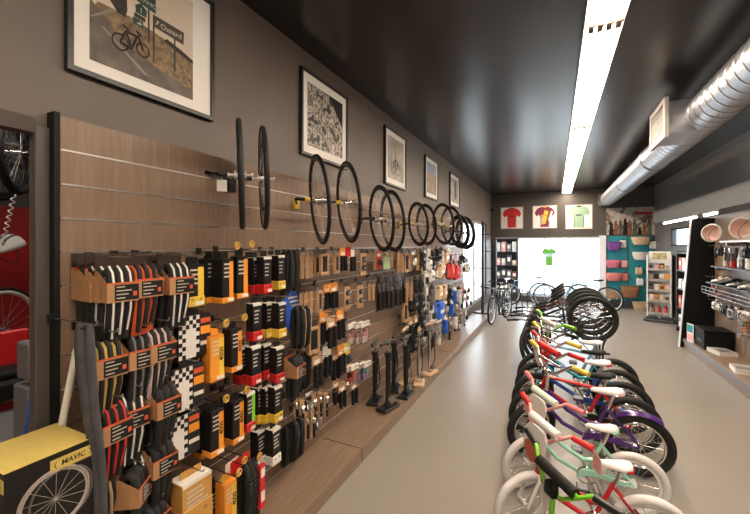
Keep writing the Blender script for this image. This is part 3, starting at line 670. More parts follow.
# --- kraft packs, grips and tools
g = 'kraft card packs'
row('top row of kraft packs', [('fe', 297, 252, .12, 1, 0.62), ('fe', 301, 252, .15, 0, 0.62), ('fe', 306, 252, .17, 0, 0.62), ('fe', 311, 252, .13, 1, 0.55), ('fr', 317, 251, .12, 0), ('fr', 323, 250, .19), ('fr', 335, 250, .18, 1, .3), ('gp', 343, 249, .12), ('gw', 352, 250, .14), ('tw2', 363, 250, .19),
    ('fe', 374, 251, .12, 1, 0.51), ('blr', 379, 252, .14), ('fr', 386, 251, .16), ('fe', 391, 251, .14, 1, 0.47)], g)
row('second row of kraft packs', [('fe', 300, 289, .12, 1, 0.62), ('fe', 305, 289, .14, 0, 0.62), ('fe', 310, 288, .13, 1, 0.58), ('fr', 318, 287, .18, 1, .2), ('gp', 327, 285, .13), ('gp', 334, 284, .19), ('tw2', 347, 283, .15), ('tw2', 360, 282, .2), ('fe', 368, 281, .14, 1, 0.47), ('fe', 372, 281, .16, 0, 0.43)], g)
row('second row of hanging tools', [('tl', 378, 277, .13), ('tl', 382, 276, .16), ('tl', 386, 276, .14), ('tl', 390, 276, .17), ('tl', 395, 275, .14), ('tl', 399, 275, .17), ('tl', 403, 274, .14)], 'bicycle tools', sc_=1.5)
g = 'grip packs'
row('third row of kraft packs', [('fr', 312, 322, .18), ('gp', 324, 313, .15), ('gk', 331, 318, .2), ('gp', 340, 311, .17), ('bgw', 350, 324, .14), ('bgw', 358, 323, .17), ('bgw', 364, 322, .2)], g, sc_=1.2)
row('fourth row of small packs', [('gk', 317, 355, .18), ('gw', 327, 347, .16), ('gk', 335, 351, .15), ('gp', 341, 346, .18), ('bly', 347, 344, .16)], g, sc_=1.2)
row('fifth row of small packs', [('blk', 336, 376, .12), ('bgr', 348, 366, .15), ('bgr', 353, 365, .19), ('bgt', 361, 363, .14), ('bgt', 366, 362, .18)], 'small clear bags', sc_=1.2)
row('sixth row of small packs', [('tlk', 296, 396, .14), ('tlk', 302, 400, .17), ('blk', 309, 390, .14), ('tlk', 314, 394, .17), ('tlk', 320, 391, .17), ('tlk', 326, 391, .2), ('gk', 336, 380, .16), ('gk', 342, 384, .19), ('gk', 354, 382, .18)], 'small tool packs')
row('lowest row of small packs', [('blk', 297, 420, .14), ('tlk', 307, 412, .15), ('tlk', 313, 411, .18), ('blk', 318, 408, .14)], 'small tool packs')
# --- mixed accessories farther along
g = 'mixed accessories farther along the slat wall'
row('top row past the tools', [('fe', 397, 250, .12, 1, 0.47), ('fe', 401, 250, .15, 0, 0.47), ('fr', 405, 250, .15), ('fe', 409, 250, .12, 1, 0.47), ('blk', 413, 250, .15), ('fe', 417, 250, .14, 1, 0.39), ('pk', 421, 250, .14), ('blk', 425, 249, .15), ('blw', 429, 249, .14), ('gl', 433, 248, .15), ('pk', 437, 247, .16), ('btw', 441, 247, .15), ('pc', 445, 248, .16), ('blw', 449, 249, .16)], g, sc_=1.4)
row('second row past the tools', [('fe', 405, 280, .14, 1, 0.47), ('fe', 410, 279, .15, 1, 0.47), ('gl', 416, 273, .15), ('gl', 421, 273, .18), ('blw', 426, 270, .14), ('pw', 430, 268, .16), ('blk', 435, 264, .15), ('pc', 440, 262, .16), ('bly', 444, 264, .15), ('pr', 450, 262, .18), ('pr', 455, 263, .2), ('glr', 459, 263, .18), ('blw', 463, 262, .16), ('pw', 467, 262, .18)], g, sc_=1.4)
row('third row past the tools', [('fe', 404, 300, .12), ('pk', 413, 294, .16), ('pk', 420, 293, .2), ('blw', 427, 288, .14), ('btg', 432, 285, .16), ('pc', 438, 284, .16), ('pc', 443, 283, .18), ('pk', 449, 287, .16), ('btb', 454, 287, .18), ('btw', 459, 286, .2), ('blr', 464, 284, .18), ('blw', 468, 283, .16)], g, sc_=1.4)
row('fourth row past the tools', [('gk', 411, 318, .16), ('gk', 416, 316, .18), ('pk', 421, 312, .16), ('btg', 426, 310, .18), ('pb', 439, 300, .2), ('blw', 433, 306, .16), ('blk', 446, 300, .16), ('btb', 451, 300, .18), ('blk', 456, 299, .16), ('blw', 461, 298, .18), ('blr', 466, 297, .16), ('blw', 470, 296, .16)], g, sc_=1.4)
row('fifth row past the tools', [('pk', 412, 335, .15), ('pk', 417, 333, .17), ('blk', 422, 330, .16), ('bgg', 432, 320, .16), ('bgg', 438, 319, .2), ('btb', 445, 316, .16), ('blk', 450, 315, .18), ('btw', 455, 313, .16), ('blk', 461, 311, .16), ('blw', 466, 310, .18)], g, sc_=1.4)
row('close set upper row past the tools', [('blw', 423, 258, .12), ('pw', 428, 257, .14), ('gl', 432, 257, .13), ('blk', 438, 256, .14), ('btw', 443, 256, .13), ('pk', 448, 255, .14), ('blr', 453, 255, .13), ('blw', 458, 255, .14), ('pk', 462, 254, .13), ('blw', 466, 254, .15)], g, sc_=1.3)
row('close set middle row past the tools', [('blw', 418, 300, .12), ('blk', 424, 299, .14), ('blw', 430, 298, .13), ('gl', 436, 297, .14), ('btw', 442, 296, .13), ('pk', 447, 295, .14), ('blw', 452, 294, .13), ('btg', 457, 293, .14), ('blk', 463, 292, .13), ('bly', 467, 291, .15)], g, sc_=1.3)
row('close set lower row past the tools', [('blk', 408, 326, .12), ('tlk', 414, 325, .14), ('blw', 420, 323, .13), ('pk', 426, 322, .14), ('gk', 432, 330, .13), ('btw', 438, 328, .14), ('blk', 444, 325, .13), ('tl', 449, 323, .14), ('blw', 454, 321, .13), ('blk', 459, 319, .14), ('tl', 464, 317, .13)], g, sc_=1.3)
# ------------------------------------------------------------------ long folded tyre and straight strip by the jamb
p = onX(84, 322, XS + .27)
t = thing('inner_tube', 'long dark grey inner tube hanging folded beside the work room jamb', 'inner tube', p)
tb = MB()
for dx_, dX in ((0, 0), (9, .012)):
    tb.tube([onX(a + dx_ * f_, b, XS + .27 + dX) - p for a, b, f_ in ((80, 324, 1), (80, 345, 1), (83, 380, .9), (88, 415, .7), (94, 450, .6), (97, 485, .6), (98, 530, .6))], [.012, .019, .019, .018, .017, .016, .016], 8, 0, False)
tb.build('tube_body', mat('inner_tube_rubber', (.06, .06, .065), .5, noise=.2, nscale=20), t)
MB().rbox((.0, 0.02, -.02), (.03, .075, .014), .004).build('strap', M_blkm, t)
h = hook(.30, False); h.location = (XS, p.y + .02, p.z - .012); tag(h, 'black hook carrying the long dark grey inner tube', 'hook', 'slat wall hooks')
a0 = onX(63, 420, XS + .06); a1 = onX(77, 348, XS + .04)
tag(MB().tube([a0 - (a1 - a0) * .8, a1], .009, 8, 0, False, 1.6).build('folded_rim_strip', M_wpaper), 'pale strip leaning on the slat wall behind the inner tube', 'strip')
p = onX(118, 455, XS + .2)
t = thing('tyre_loop', 'thin tan sided tyre curving down beside the inner tube', 'tyre', (XS + .12, .80, .0))
q = [onX(92, 442, XS + .16), onX(103, 452, XS + .18), onX(110, 470, XS + .2), onX(114, 492, XS + .2), onX(114, 514, XS + .19), onX(108, 560, XS + .18), onX(96, 600, XS + .17), onX(84, 600, XS + .15), onX(78, 540, XS + .14), onX(82, 470, XS + .14)]
o = t.location
MB().tube([v - Vector((XS + .12, .80, 0)) for v in q], .012, 8, 0, True).tube([v - Vector((XS + .12, .80, 0)) + Vector((.004, -.012, 0)) for v in q], .0075, 6, 1, True).build('tyre', [M_rub, M_tan], t)
# ------------------------------------------------------------------ wheels on the long rail
def b_wheel(root, R, tr, depth, m_t, m_r, m_h, nsp=20, fat=False):
    """wheel about the local X axis"""
    MB().ring((0, 0, 0), (1, 0, 0), R - tr, tr, 48, 8).build('tyre', m_t, root)
    rm = MB(); rc = R - 2 * tr - depth / 2
    n = 48; prof = [(-.009, depth / 2), (.009, depth / 2), (.011, depth * .2), (.005, -depth / 2), (-.005, -depth / 2), (-.011, depth * .2)]
    v = []; f = []
    for i in range(n):
        a = 2 * math.pi * i / n
        for (x, dr) in prof: v.append((x, (rc + dr) * math.cos(a), (rc + dr) * math.sin(a)))
    for i in range(n):
        for k in range(6): f.append((i * 6 + k, i * 6 + (k + 1) % 6, ((i + 1) % n) * 6 + (k + 1) % 6, ((i + 1) % n) * 6 + k))
    rm.add(v, f, 0, True); rm.build('rim', m_r, root)
    sp = MB()
    for i in range(nsp):
        a = 2 * math.pi * i / nsp; b = a + (.35 if i % 2 else -.35); x = .022 if i % 4 < 2 else -.022
        sp.cyl((x, .02 * math.cos(b), .02 * math.sin(b)), (0, (rc - depth / 2) * math.cos(a), (rc - depth / 2) * math.sin(a)), .0013, n=4, caps=False)
    sp.build('spokes', M_steel, root)
    MB().cyl((-.03, 0, 0), (.03, 0, 0), .013, n=12).cyl((-.03, 0, 0), (-.026, 0, 0), .024, n=14).cyl((.03, 0, 0), (.026, 0, 0), .024, n=14).cyl((-.062, 0, 0), (.062, 0, 0), .006, n=8).cyl((.055, 0, 0), (.064, 0, 0), .011, n=10).cyl((-.064, 0, 0), (-.055, 0, 0), .011, n=10).build('hub', m_h, root)
M_carb = mat('carbon_rim', (.014, .014, .015), .25, coat=.4); M_rimb = mat('black_rim', (.03, .03, .032), .3, .4)
WN = R_(46)         # wheel axle turned this far from +X towards +Y
WPX = [(240.5, 175, .290, 0), (263.6, 178.7, .293, 0), (319, 200, .318, 1), (348, 202.5, .328, 1), (381, 218.6, .321, 2), (392, 221, .318, 2), (418, 224, .27, 2), (426, 224.5, .27, 2), (443, 224, .31, 2), (451, 226, .315, 2), (459.5, 231.5, .30, 3), (465, 233, .31, 3)]
WLB = ['deep black carbon wheel with white hub tag, nearest on the wall rail', 'deep black carbon wheel, second along the wall rail', 'black road wheel, third along the rail beside the yellow mount', 'black road wheel with red price tag, fourth along the rail', 'black road wheel, fifth along the rail', 'black road wheel with green price card, sixth along the rail',
       'thin black wheel, seventh along the rail', 'thin black wheel, eighth along the rail', 'thin black wheel, ninth along the rail', 'thin black wheel, tenth along the rail', 'fat black tyred mountain wheel, eleventh along the rail', 'fat black tyred mountain wheel, farthest along the rail']
HUBS = []
for (px, py, R, k), lb in zip(WPX, WLB):
    p = onX(px, py, -1.5); HUBS.append(p)
    t = thing('wheelset', lb, 'wheel', p, WN, 'wheels on the wall rail')
    if k == 0: b_wheel(t, R, .0145, .055, M_rub, M_carb, M_white, 16)
    elif k == 3: b_wheel(t, R, .028, .03, M_rub, M_rimb, M_blk, 28)
    else: b_wheel(t, R, .0105, .026, M_rub, M_rimb, M_chrome if k == 1 else M_white, 20)
    t.rotation_euler = (random.random(), 0, WN)
    t.rotation_euler = (0, R_(-2 if k == 0 else -6), WN)
def tagcard(lb, p, m, w_, h_):
    t = MB().box((0, 0, -h_ / 2 - .03), (.002, w_, h_), 0).tube([(0, 0, 0), (0, 0, -.03)], .0015, 5, 0).build('hanging_price_tag', m); t.location = p; t.rotation_euler = (0, 0, R_(-50)); tag(t, lb, 'tag')
tagcard('white paper tag tied to the nearest wall wheel hub', HUBS[0] + Vector((-.07, -.06, .0)), M_wpaper, .05, .06)
tagcard('red tag hanging under the fourth wall wheel', HUBS[3] + Vector((0, 0, -.33)), M_red, .045, .075)
tagcard('pale green price card hanging under the sixth wall wheel', HUBS[5] + Vector((-.05, -.02, -.335)), mat('green_card', (.45, .62, .35), .6), .07, .13)
AX = Vector((math.cos(WN), math.sin(WN), 0))
for k in range(6):
    h0, h1 = HUBS[2 * k], HUBS[2 * k + 1]; yl = k in (1, 3, 4)
    t = thing('wheel_bracket', f'{"yellow and black" if yl else "black"} wall bracket carrying the {ORD[k]} pair of wheels', 'bracket', (XS, h0.y + (.2 if k == 0 else .1), h0.z), 0, 'wheel brackets')
    o = t.location.copy(); a0 = h0 - AX * .12; a1 = h1 - AX * .12; m = M_yel if yl else M_blk
    MB().rbox((.012, 0, 0), (.024, .06, .09), .006).build('wall_plate', m, t)
    MB().tube([(.02, 0, 0), a0 - o - Vector((.02, .04, 0)), h0 - AX * .075 - o], .011, 8).tube([a0 - o, (a0.lerp(a1, .5)) - o + Vector((.0, 0, -.02)), a1 - o, h1 - AX * .075 - o], .009, 8).build('arm', M_blk, t)
    for h_ in (h0, h1): MB().cyl(h_ - AX * .10 - o, h_ - AX * .064 - o, .016, n=10).build('axle_clamp', m, t)
# ------------------------------------------------------------------ bicycles
def rot_about(p, ax, a): return Matrix.Translation(p) @ Matrix.Rotation(a, 4, Vector(ax)) @ Matrix.Translation(-Vector(p))
def bike(label, x, y, s, frame, tyre, seat, seat2=None, bar=None, grip=None, pad=None, plate=None, plate2=None, basketc=None, rim=None, fender=None, streamer=None, phi=42, girl=False, fork=None, R=.20, wb=.66, guard=None, tilt=0, group='kids bicycles in the middle row', z=0, rz=0, tr=.024, bmx=False, adult=False):
    t = thing('bicycle', label, 'bicycle', (x, y, z), 0, group); t.scale = (s, s, s); t.rotation_euler = (0, tilt, rz)
    ra = Vector((wb / 2, 0, R)); fa = Vector((-wb / 2, 0, R)); bb_ = Vector((.06, 0, R + .0)); 
    k = wb / .66; H = R + .01
    sc_ = Vector((.155 * k, 0, R + .22 * k)); hb = Vector((-.235 * k, 0, R + .17 * k)); ht = Vector((-.215 * k, 0, R + .265 * k)); ax = (ht - hb).normalized()
    S = rot_about(hb, ax, R_(phi))      # steering
    f = MB(); r1 = .0145
    if girl:
        f.tube([hb, hb.lerp(bb_, .4) + Vector((0, 0, -.05)), bb_ + Vector((-.05, 0, .0)), bb_], r1, 8)
        f.tube([ht, ht.lerp(sc_, .35) + Vector((0, 0, -.10)), ht.lerp(sc_, .7) + Vector((0, 0, -.15)), sc_ + Vector((-.03, 0, -.12))], r1, 8)
    else:
        f.tube([hb, bb_], r1 * 1.1, 8); f.tube([ht, sc_], r1, 8)
    f.cyl(hb, ht, .018, n=10); f.cyl(bb_, sc_, .0125, n=8); f.cyl(bb_ + Vector((0, -.03, 0)), bb_ + Vector((0, .03, 0)), .02, n=10)
    for sg in (-1, 1):
        f.tube([sc_ + Vector((0, sg * .012, -.02)), ra + Vector((0, sg * .045, 0))], .007, 6); f.tube([bb_ + Vector((0, sg * .018, 0)), ra + Vector((0, sg * .045, 0))], .008, 6)
    f.build('frame', frame, t)
    fk = MB(); fk.M = S
    cr = hb + Vector((-.02, 0, -.02))
    for sg in (-1, 1): fk.tube([hb + Vector((-.005, sg * .01, 0)), cr + Vector((0, sg * .04, -.0)), cr.lerp(fa, .5) + Vector((0, sg * .043, 0)), fa + Vector((0, sg * .043, 0))], .010, 7)
    fk.build('fork', fork or frame, t)
    def whl(c, M, nm):
        rt = MB(); rt.M = M; rt.ring(c, (0, 1, 0), R - 2 * tr - .008, .010, 36, 6, 0, 1.0)
        rt.cyl(c + Vector((0, -.03, 0)), c + Vector((0, .03, 0)), .015, n=10).cyl(c + Vector((0, -.052, 0)), c + Vector((0, .052, 0)), .006, n=6)
        w_ = rt.build('wheel', rim or M_chrome, t)
        q = MB(); q.M = M; q.ring(c, (0, 1, 0), R - tr, tr, 40, 9).build('tyre', tyre, w_)
        q = MB(); q.M = M
        for i in range(20):
            a = 2 * math.pi * i / 20; b = a + (.4 if i % 2 else -.4); yy = .02 if i % 4 < 2 else -.02
            q.cyl(c + Vector((.016 * math.cos(b), yy, .016 * math.sin(b))), c + Vector(((R - 2 * tr - .012) * math.cos(a), 0, (R - 2 * tr - .012) * math.sin(a))), .0014 if not adult else .001, n=4, caps=False)
        q.build('spokes', M_chrome, w_); return w_
    whl(ra, None, 'rear'); whl(fa, S, 'front')
    # handlebar
    st = ht + ax * .05; hw = .265 * (1 if not adult else .9)
    hbm = MB(); hbm.M = S
    if adult:
        P = [st + Vector((-.05, y_, .0 + .02 * abs(y_) / .3)) for y_ in (-.30, -.1, 0, .1, .30)]
        P = [Vector((p.x + .03 * abs(p.y) / .3, p.y, p.z)) for p in P]
    else:
        P = [st + Vector((.06, -hw, .20)), st + Vector((.03, -hw * .62, .20)), st + Vector((-.0, -.11, .15)), st + Vector((-.012, -.055, .10)), st + Vector((-.014, 0, .09)), st + Vector((-.012, .055, .10)), st + Vector((-.0, .11, .15)), st + Vector((.03, hw * .62, .20)), st + Vector((.06, hw, .20))]
    hbm.tube(P, .0105, 8)
    if not adult: hbm.tube([P[2] + Vector((0, -.012, .02)), P[6] + Vector((0, .012, .02))], .007, 6)
    hbm.tube([ht - ax * .02, P[len(P) // 2] + Vector((.004, 0, 0))], .013, 8); hbm.rbox(P[len(P) // 2] + Vector((0, 0, 0)), (.04, .05, .04), .008)
    hb_o = hbm.build('handlebar', bar or M_chrome, t)
    for a, b in ((P[0], P[1]), (P[-1], P[-2])):
        g_ = MB(); g_.M = S; e = a + (a - b) * .12; g_.tube([e, a, a.lerp(b, .92)], [.019, .0165, .0165], 9); g_.build('grip', grip or M_blk, hb_o)
        if streamer:
            q = MB(); q.M = S
            for i in range(6): q.tube([e, e + Vector((.02 + .006 * i, .012 * (i - 2.5), -.05)), e + Vector((.03 + .004 * i, .016 * (i - 2.5), -.13 - .01 * (i % 3)))], .004, 5)
            q.build('streamer', streamer, hb_o)
    if pad:
        q = MB(); q.M = S; q.tube([P[2] + Vector((-.002, .0, .02)), P[6] + Vector((-.002, 0, .02))], .026, 9)
        if not adult: q.rbox(P[4] + Vector((-.01, 0, .02)), (.05, .075, .08), .02, 0, True)
        q.build('bar_pad', pad, hb_o)
    if plate:
        q = MB(); q.M = S; c = P[4] + Vector((-.05, 0, -.03))
        sh = [(0, -.125), (.05, -.09), (.085, -.02), (.09, .06), (.06, .105), (0, .115), (-.06, .105), (-.09, .06), (-.085, -.02), (-.05, -.09)]
        q.prism(sh, c, (0, -1, 0), (.12, 0, 1), .008, 0); q.prism([(a_ * .75, b_ * .5 - .045) for a_, b_ in sh], c + Vector((-.0085, 0, .0)), (0, -1, 0), (.12, 0, 1), .004, 1)
        q.build('number_plate', [plate, plate2 or plate], hb_o)
    # saddle
    top = sc_ + Vector((.035, 0, .10 * k if not adult else .16))
    MB().cyl(sc_ + Vector((-.005, 0, -.03)), top + Vector((0, 0, -.02)), .011, n=8).build('seat_post', M_chrome, t)
    secs = []; ks = .76 if not adult else .95; top = top + Vector((-.04 if not adult else 0, 0, 0))
    for (u, w_, h_, dz) in ((.125, .02, .012, .012), (.115, .062, .024, .012), (.07, .082, .03, .008), (.02, .066, .03, .002), (-.04, .04, .027, -.002), (-.10, .028, .022, .0), (-.125, .016, .014, -.004)):
        secs.append([(top.x + u * ks, ks * w_ * math.cos(2 * math.pi * i / 12), top.z + dz + ks * h_ * math.sin(2 * math.pi * i / 12) * (1 if math.sin(2 * math.pi * i / 12) > 0 else .8)) for i in range(12)])
    so_ = MB().loft(secs).build('seat', seat, t)
    if seat2:
        MB().loft([[(p[0] + .006, p[1] * 1.06, p[2] - .008) for p in q_] for q_ in secs[:3]]).build('seat_trim', seat2, so_)
    # drive
    ck = MB().ring(bb_ + Vector((0, -.045, 0)), (0, 1, 0), .055, .006, 22, 6).cyl(bb_ + Vector((0, -.06, 0)), bb_ + Vector((0, .06, 0)), .011, n=8)
    ck.tube([bb_ + Vector((0, -.06, 0)), bb_ + Vector((.05, -.07, -.09))], .009, 6).tube([bb_ + Vector((0, .06, 0)), bb_ + Vector((-.05, .07, .09))], .009, 6)
    co = ck.build('crank', M_blk if adult else M_chrome, t)
    for sg, v in ((-1, Vector((.05, -.11, -.09))), (1, Vector((-.05, .11, .09)))): MB().rbox(bb_ + v, (.07, .075, .022), .006).build('pedal', M_blk, co)
    if guard:
        q = MB(); q.prism([(-.06, -.01), (-.03, .045), (.03, .055), (.22 * k, .022), (.22 * k, .0), (.02, .02), (-.02, .0)], bb_ + Vector((0, -.055, 0)), (1, 0, 0), UZ, .012); q.build('chain_guard', guard, t)
    else:
        MB().tube([bb_ + Vector((0, -.046, .055)), ra + Vector((0, -.046, .03))], .004, 5).tube([bb_ + Vector((0, -.046, -.055)), ra + Vector((0, -.046, -.03))], .004, 5).build('chain', M_dkgrey, t)
    if fender:
        for c, M, a0, a1 in ((ra, None, 55, 125),):
            q = MB(); q.M = M; n = 16; v = []; fs = []
            for i in range(n + 1):
                a = R_(a0 + (a1 - a0) * i / n)
                for (yy, dr) in ((-.034, -.004), (-.02, .014), (.02, .014), (.034, -.004)): v.append(c + Vector(((R + .006 + dr) * math.cos(a), yy, (R + .006 + dr) * math.sin(a))))
            for i in range(n):
                for j in range(3): fs.append((i * 4 + j, i * 4 + j + 1, i * 4 + j + 5, i * 4 + j + 4))
            q.add(v, fs, 0, True); q.build('fender', fender, t)
    MB().tube([bb_ + Vector((.05, -.03, -.02)), Vector((bb_.x + .12, -.12, .012))], .007, 6).build('kickstand', M_blk if adult else M_chrome, t)
    return t
bx = .14
bike('small black kids bicycle with lime green handlebar, nearest in the row', .20, 1.93, 1.0, M_blk, M_rub, M_dkgrey, bar=M_green, grip=M_blk, pad=M_blkm, rim=M_green, fork=M_blk, guard=M_green, phi=44)
bike('small red kids bicycle with white tyres and pink streamers', bx, 2.44, 1.0, M_bred, M_wtyre, M_white, M_bred, bar=M_pink, grip=M_red, pad=M_white, plate=M_white, plate2=mat('rust_print', (.5, .12, .06), .5), streamer=M_pink, girl=True, rim=M_white, fork=M_white, guard=M_white, phi=44)
bike('small mint kids bicycle with white tyres and pink grips', bx - .01, 2.90, 1.0, M_mint, M_wtyre, M_white, M_mint, bar=M_pink, grip=mat('rose_grip', (.75, .2, .22), .5), pad=mat('mint_pad', (.62, .72, .62), .5), plate=M_white, plate2=M_pink, girl=True, rim=M_white, fork=M_white, guard=M_mint, phi=43)
bike('purple kids bicycle with black tyres and yellow grips', .19, 3.40, 1.16, M_purple, M_rub, M_white, M_pink, bar=M_chrome, grip=mat('yellow_grip', (.72, .55, .08), .5), fender=M_purple, girl=True, guard=M_purple, phi=42)
bike('red kids bicycle with black tyres and black white saddle', .18, 3.74, 1.18, M_bred, M_rub, M_blkm, M_white, bar=M_chrome, grip=M_red, pad=M_red, phi=40, guard=M_blk)
bike('dark blue kids bicycle with white and red saddle', .18, 4.10, 1.2, M_bblue, M_rub, M_white, M_bred, bar=M_chrome, grip=M_yel, pad=None, plate=M_pink, plate2=M_wpaper, phi=40, guard=M_bblue)
bike('teal kids bicycle with black tyres and black saddle', .18, 4.48, 1.2, M_teal, M_rub, M_blkm, None, bar=M_chrome, grip=M_blk, phi=38, girl=True, guard=M_white)
bike('pale blue kids bicycle with cream tyres and white bar pad', .18, 4.86, 1.22, mat('sky_paint', (.2, .45, .6), .3, coat=.5), M_rub, M_white, None, bar=M_green, grip=M_green, pad=M_white, phi=38, guard=M_blk)
# adult bicycles, rear wheels lifted on a display stand
for i, (y, fr_) in enumerate(((5.75, M_blk), (6.15, mat('graphite', (.05, .055, .06), .3, coat=.4)), (6.55, mat('deep_red', (.12, .01, .012), .3, coat=.4)), (6.95, M_blk))):
    bike(['black adult mountain bicycle tilted on the display stand, nearest', 'graphite adult mountain bicycle tilted on the display stand, second', 'dark red adult mountain bicycle tilted on the display stand, third', 'black adult mountain bicycle tilted on the display stand, farthest'][i],
         .25, y, 1.0, fr_, M_rub, M_blkm, adult=True, R=.305, wb=.88, tr=.026, rim=M_rimb, phi=58, tilt=R_(-33), z=.26, group='adult bicycles on the display stand')
t = thing('display_stand', 'black floor stand holding up the adult bicycles', 'stand', (.57, 6.22, 0))
st = MB()
for y in (-.72, .72): st.bb(-.22, y - .02, 0, .22, y + .02, .025)
st.bb(-.02, -.72, .0, .02, .72, .025)
st.build('base', M_blk, t)
for y in (-.57, -.17, .23, .63): MB().tube([(0, y + .09, .02), (0, y + .09, .40), (.03, y + .09, .50)], .014, 8).tube([(.03, y + .09, .50), (.03, y + .03, .5)], .012, 6).build('arm', M_blk, t)
# ------------------------------------------------------------------ floor pumps on the plinth
def pump(lb, px, py, m_b, m_base, h, rz):
    t = thing('floor_pump', lb, 'pump', onZ(px, py, .11), rz, 'floor pumps on the plinth')
    MB().rbox((0, 0, .018), (.13, .25, .034), .010, 0).rbox((0, 0, .045), (.07, .07, .04), .012, 0).build('base', m_base, t)
    MB().cyl((0, 0, .05), (0, 0, h * .82), .026, n=12).cyl((0, 0, h * .80), (0, 0, h * .86), .036, n=12).build('barrel', m_b, t)
    MB().cyl((0, 0, h * .85), (0, 0, h - .02), .009, n=8).build('rod', M_chrome, t)
    MB().tube([(0, -.12, h), (0, -.05, h + .008), (0, .05, h + .008), (0, .12, h)], .015, 8).rbox((0, 0, h), (.035, .06, .035), .01).build('handle', M_tan if m_base is M_tan else M_blk, t)
    MB().cyl((.02, 0, .10), (.055, 0, .10), .032, n=16).build('gauge', M_grey, t)
    MB().tube([(0, .03, .06), (.04, .06, .2), (.035, .04, h * .6), (.02, .03, h * .8), (.03, -.01, h * .7), (.035, -.02, h * .5)], .006, 6).build('hose', M_blk, t)
pump('black floor pump on the plinth, nearest the wall', 375, 402, M_blk, M_blk, .62, .2)
pump('black floor pump on the plinth, nearest the aisle front', 388, 409, M_blk, M_blk, .66, -.2)
pump('black floor pump standing behind the first two pumps', 394, 390, M_blk, M_blk, .62, .3)
pump('black floor pump with orange collar beside the tan pumps', 406, 396, M_blk, M_blk, .64, .0)
pump('silver floor pump with tan wooden base near the aisle', 419, 384, M_chrome, M_tan, .64, .3)
pump('silver floor pump with tan wooden base, farther back', 430, 374, M_chrome, M_tan, .64, -.2)
pump('silver floor pump with tan base against the slat wall', 405, 383, M_chrome, M_tan, .64, .1)
# ------------------------------------------------------------------ boxed wheel in the near left corner
A = Vector((-1.775, .775, 1.05)); Bc = onZ(91.5, 437, 1.05); Cc = onZ(4.5, 475, 1.05); yb0, yb1 = Cc.y, Bc.y; xb = (Bc.x + Cc.x) / 2; bwid = .25
t = thing('wheel_carton', 'tall black and yellow wheel box with yellow top by the jamb', 'box', (xb - bwid / 2, (yb0 + yb1) / 2, .11)); hY = (yb1 - yb0) / 2; hh = .94
c = MB().bb(-bwid / 2, -hY, 0, bwid / 2, hY, hh - .002, 0); c.bb(-bwid / 2 - .001, -hY - .001, hh - .002, bwid / 2 + .001, hY + .001, hh, 1)
c.build('carton', [M_lab, mat('mavic_yellow', (.62, .46, .12), .5, noise=.05, nscale=30)], t)
pr = MB(); xf = bwid / 2 + .0012
pr.ring((xf, .01, hh - .155), (1, 0, 0), .098, .006, 40, 4, 0, .2); pr.ring((xf, .03, hh - .155), (1, 0, 0), .090, .004, 40, 4, 1, .2); pr.ring((xf, .01, hh - .155), (1, 0, 0), .091, .003, 40, 4, 2, .2)
for k in range(14):
    a = k * 2 * math.pi / 14 + .2; pr.cyl((xf, .01, hh - .155), (xf, .01 + .09 * math.cos(a), hh - .155 + .09 * math.sin(a)), .0008, n=4, m=2)
pr.build('wheel_print', [mat('rim_print', (.35, .28, .25), .5), mat('rim_print_dark', (.12, .1, .1), .5), mat('spoke_print', (.4, .36, .32), .5)], t)
lb = MB().bb(bwid / 2, -.005, hh - .062, bwid / 2 + .0022, hY + .001, hh - .022, 0)
lb.text('MAVIC', .024, (bwid / 2 + .003, hY * .5, hh - .042), UY, UZ, 1)
for (q, sg) in ((.006, 1), (hY - .006, -1)): lb.tube([(bwid / 2 + .003, q + sg * .006, hh - .031), (bwid / 2 + .003, q, hh - .042), (bwid / 2 + .003, q + sg * .006, hh - .053)], .0012, 4, 1)
lb.bb(-bwid / 2, -hY - .0022, hh - .062, bwid / 2, -hY, hh - .022, 0)
lb.build('label', [mat('mavic_yellow', (.7, .5, .09)), M_lab], t)
# ------------------------------------------------------------------ work room seen through the opening
def at_(px, py, z): d = ray(px, py); return Vector((d[0] * z, d[1] * z, EYE + d[2] * z))
strip('fluorescent_light', 'white ceiling light added to brighten the red work room', -2.9, .2, -.6, 2.2, 3.2, M_tube2, 'added work room lights')  # lamp added to brighten the work room, no known fixture there
t = thing('wheelset', 'black wheel hanging high in the red work room', 'wheel', at_(1, 158, 2.9), R_(40)); b_wheel(t, .335, .02, .03, M_rub, M_rimb, M_chrome, 24)
t = thing('wheelset', 'black wheel with knobbly tyre hanging behind in the work room', 'wheel', at_(17, 152, 2.75), R_(52)); b_wheel(t, .32, .028, .02, M_rub, M_rimb, M_chrome, 24)
wr = thing('wheel_hanger', 'bar near the work room ceiling from which wheels hang', 'bar', (0, 0, 0))
MB().cyl((-4.2, -.6, 2.62), (-4.2, 2.6, 2.62), .015).cyl((-4.2, -.5, 2.62), (-4.2, -.5, ZC), .01).cyl((-4.2, 2.5, 2.62), (-4.2, 2.5, ZC), .01).build('bar', M_steel, wr)
q = [at_(14, 195, 2.6) + Vector((.012 * math.cos(k * .9), .012 * math.sin(k * .9), -.006 * k)) for k in range(60)]
q = [p + (at_(2, 228, 2.6) - at_(14, 195, 2.6)) * (k / 60) * Vector((1, 1, 0)).length * .0 + Vector(((at_(2, 228, 2.6) - at_(14, 195, 2.6)).x, (at_(2, 228, 2.6) - at_(14, 195, 2.6)).y, 0)) * (k / 60) for k, p in enumerate(q)]
tag(MB().tube(q, .004, 5).build('coiled_cord', M_white), 'pale coiled cord hanging below the work room wheels', 'cord')
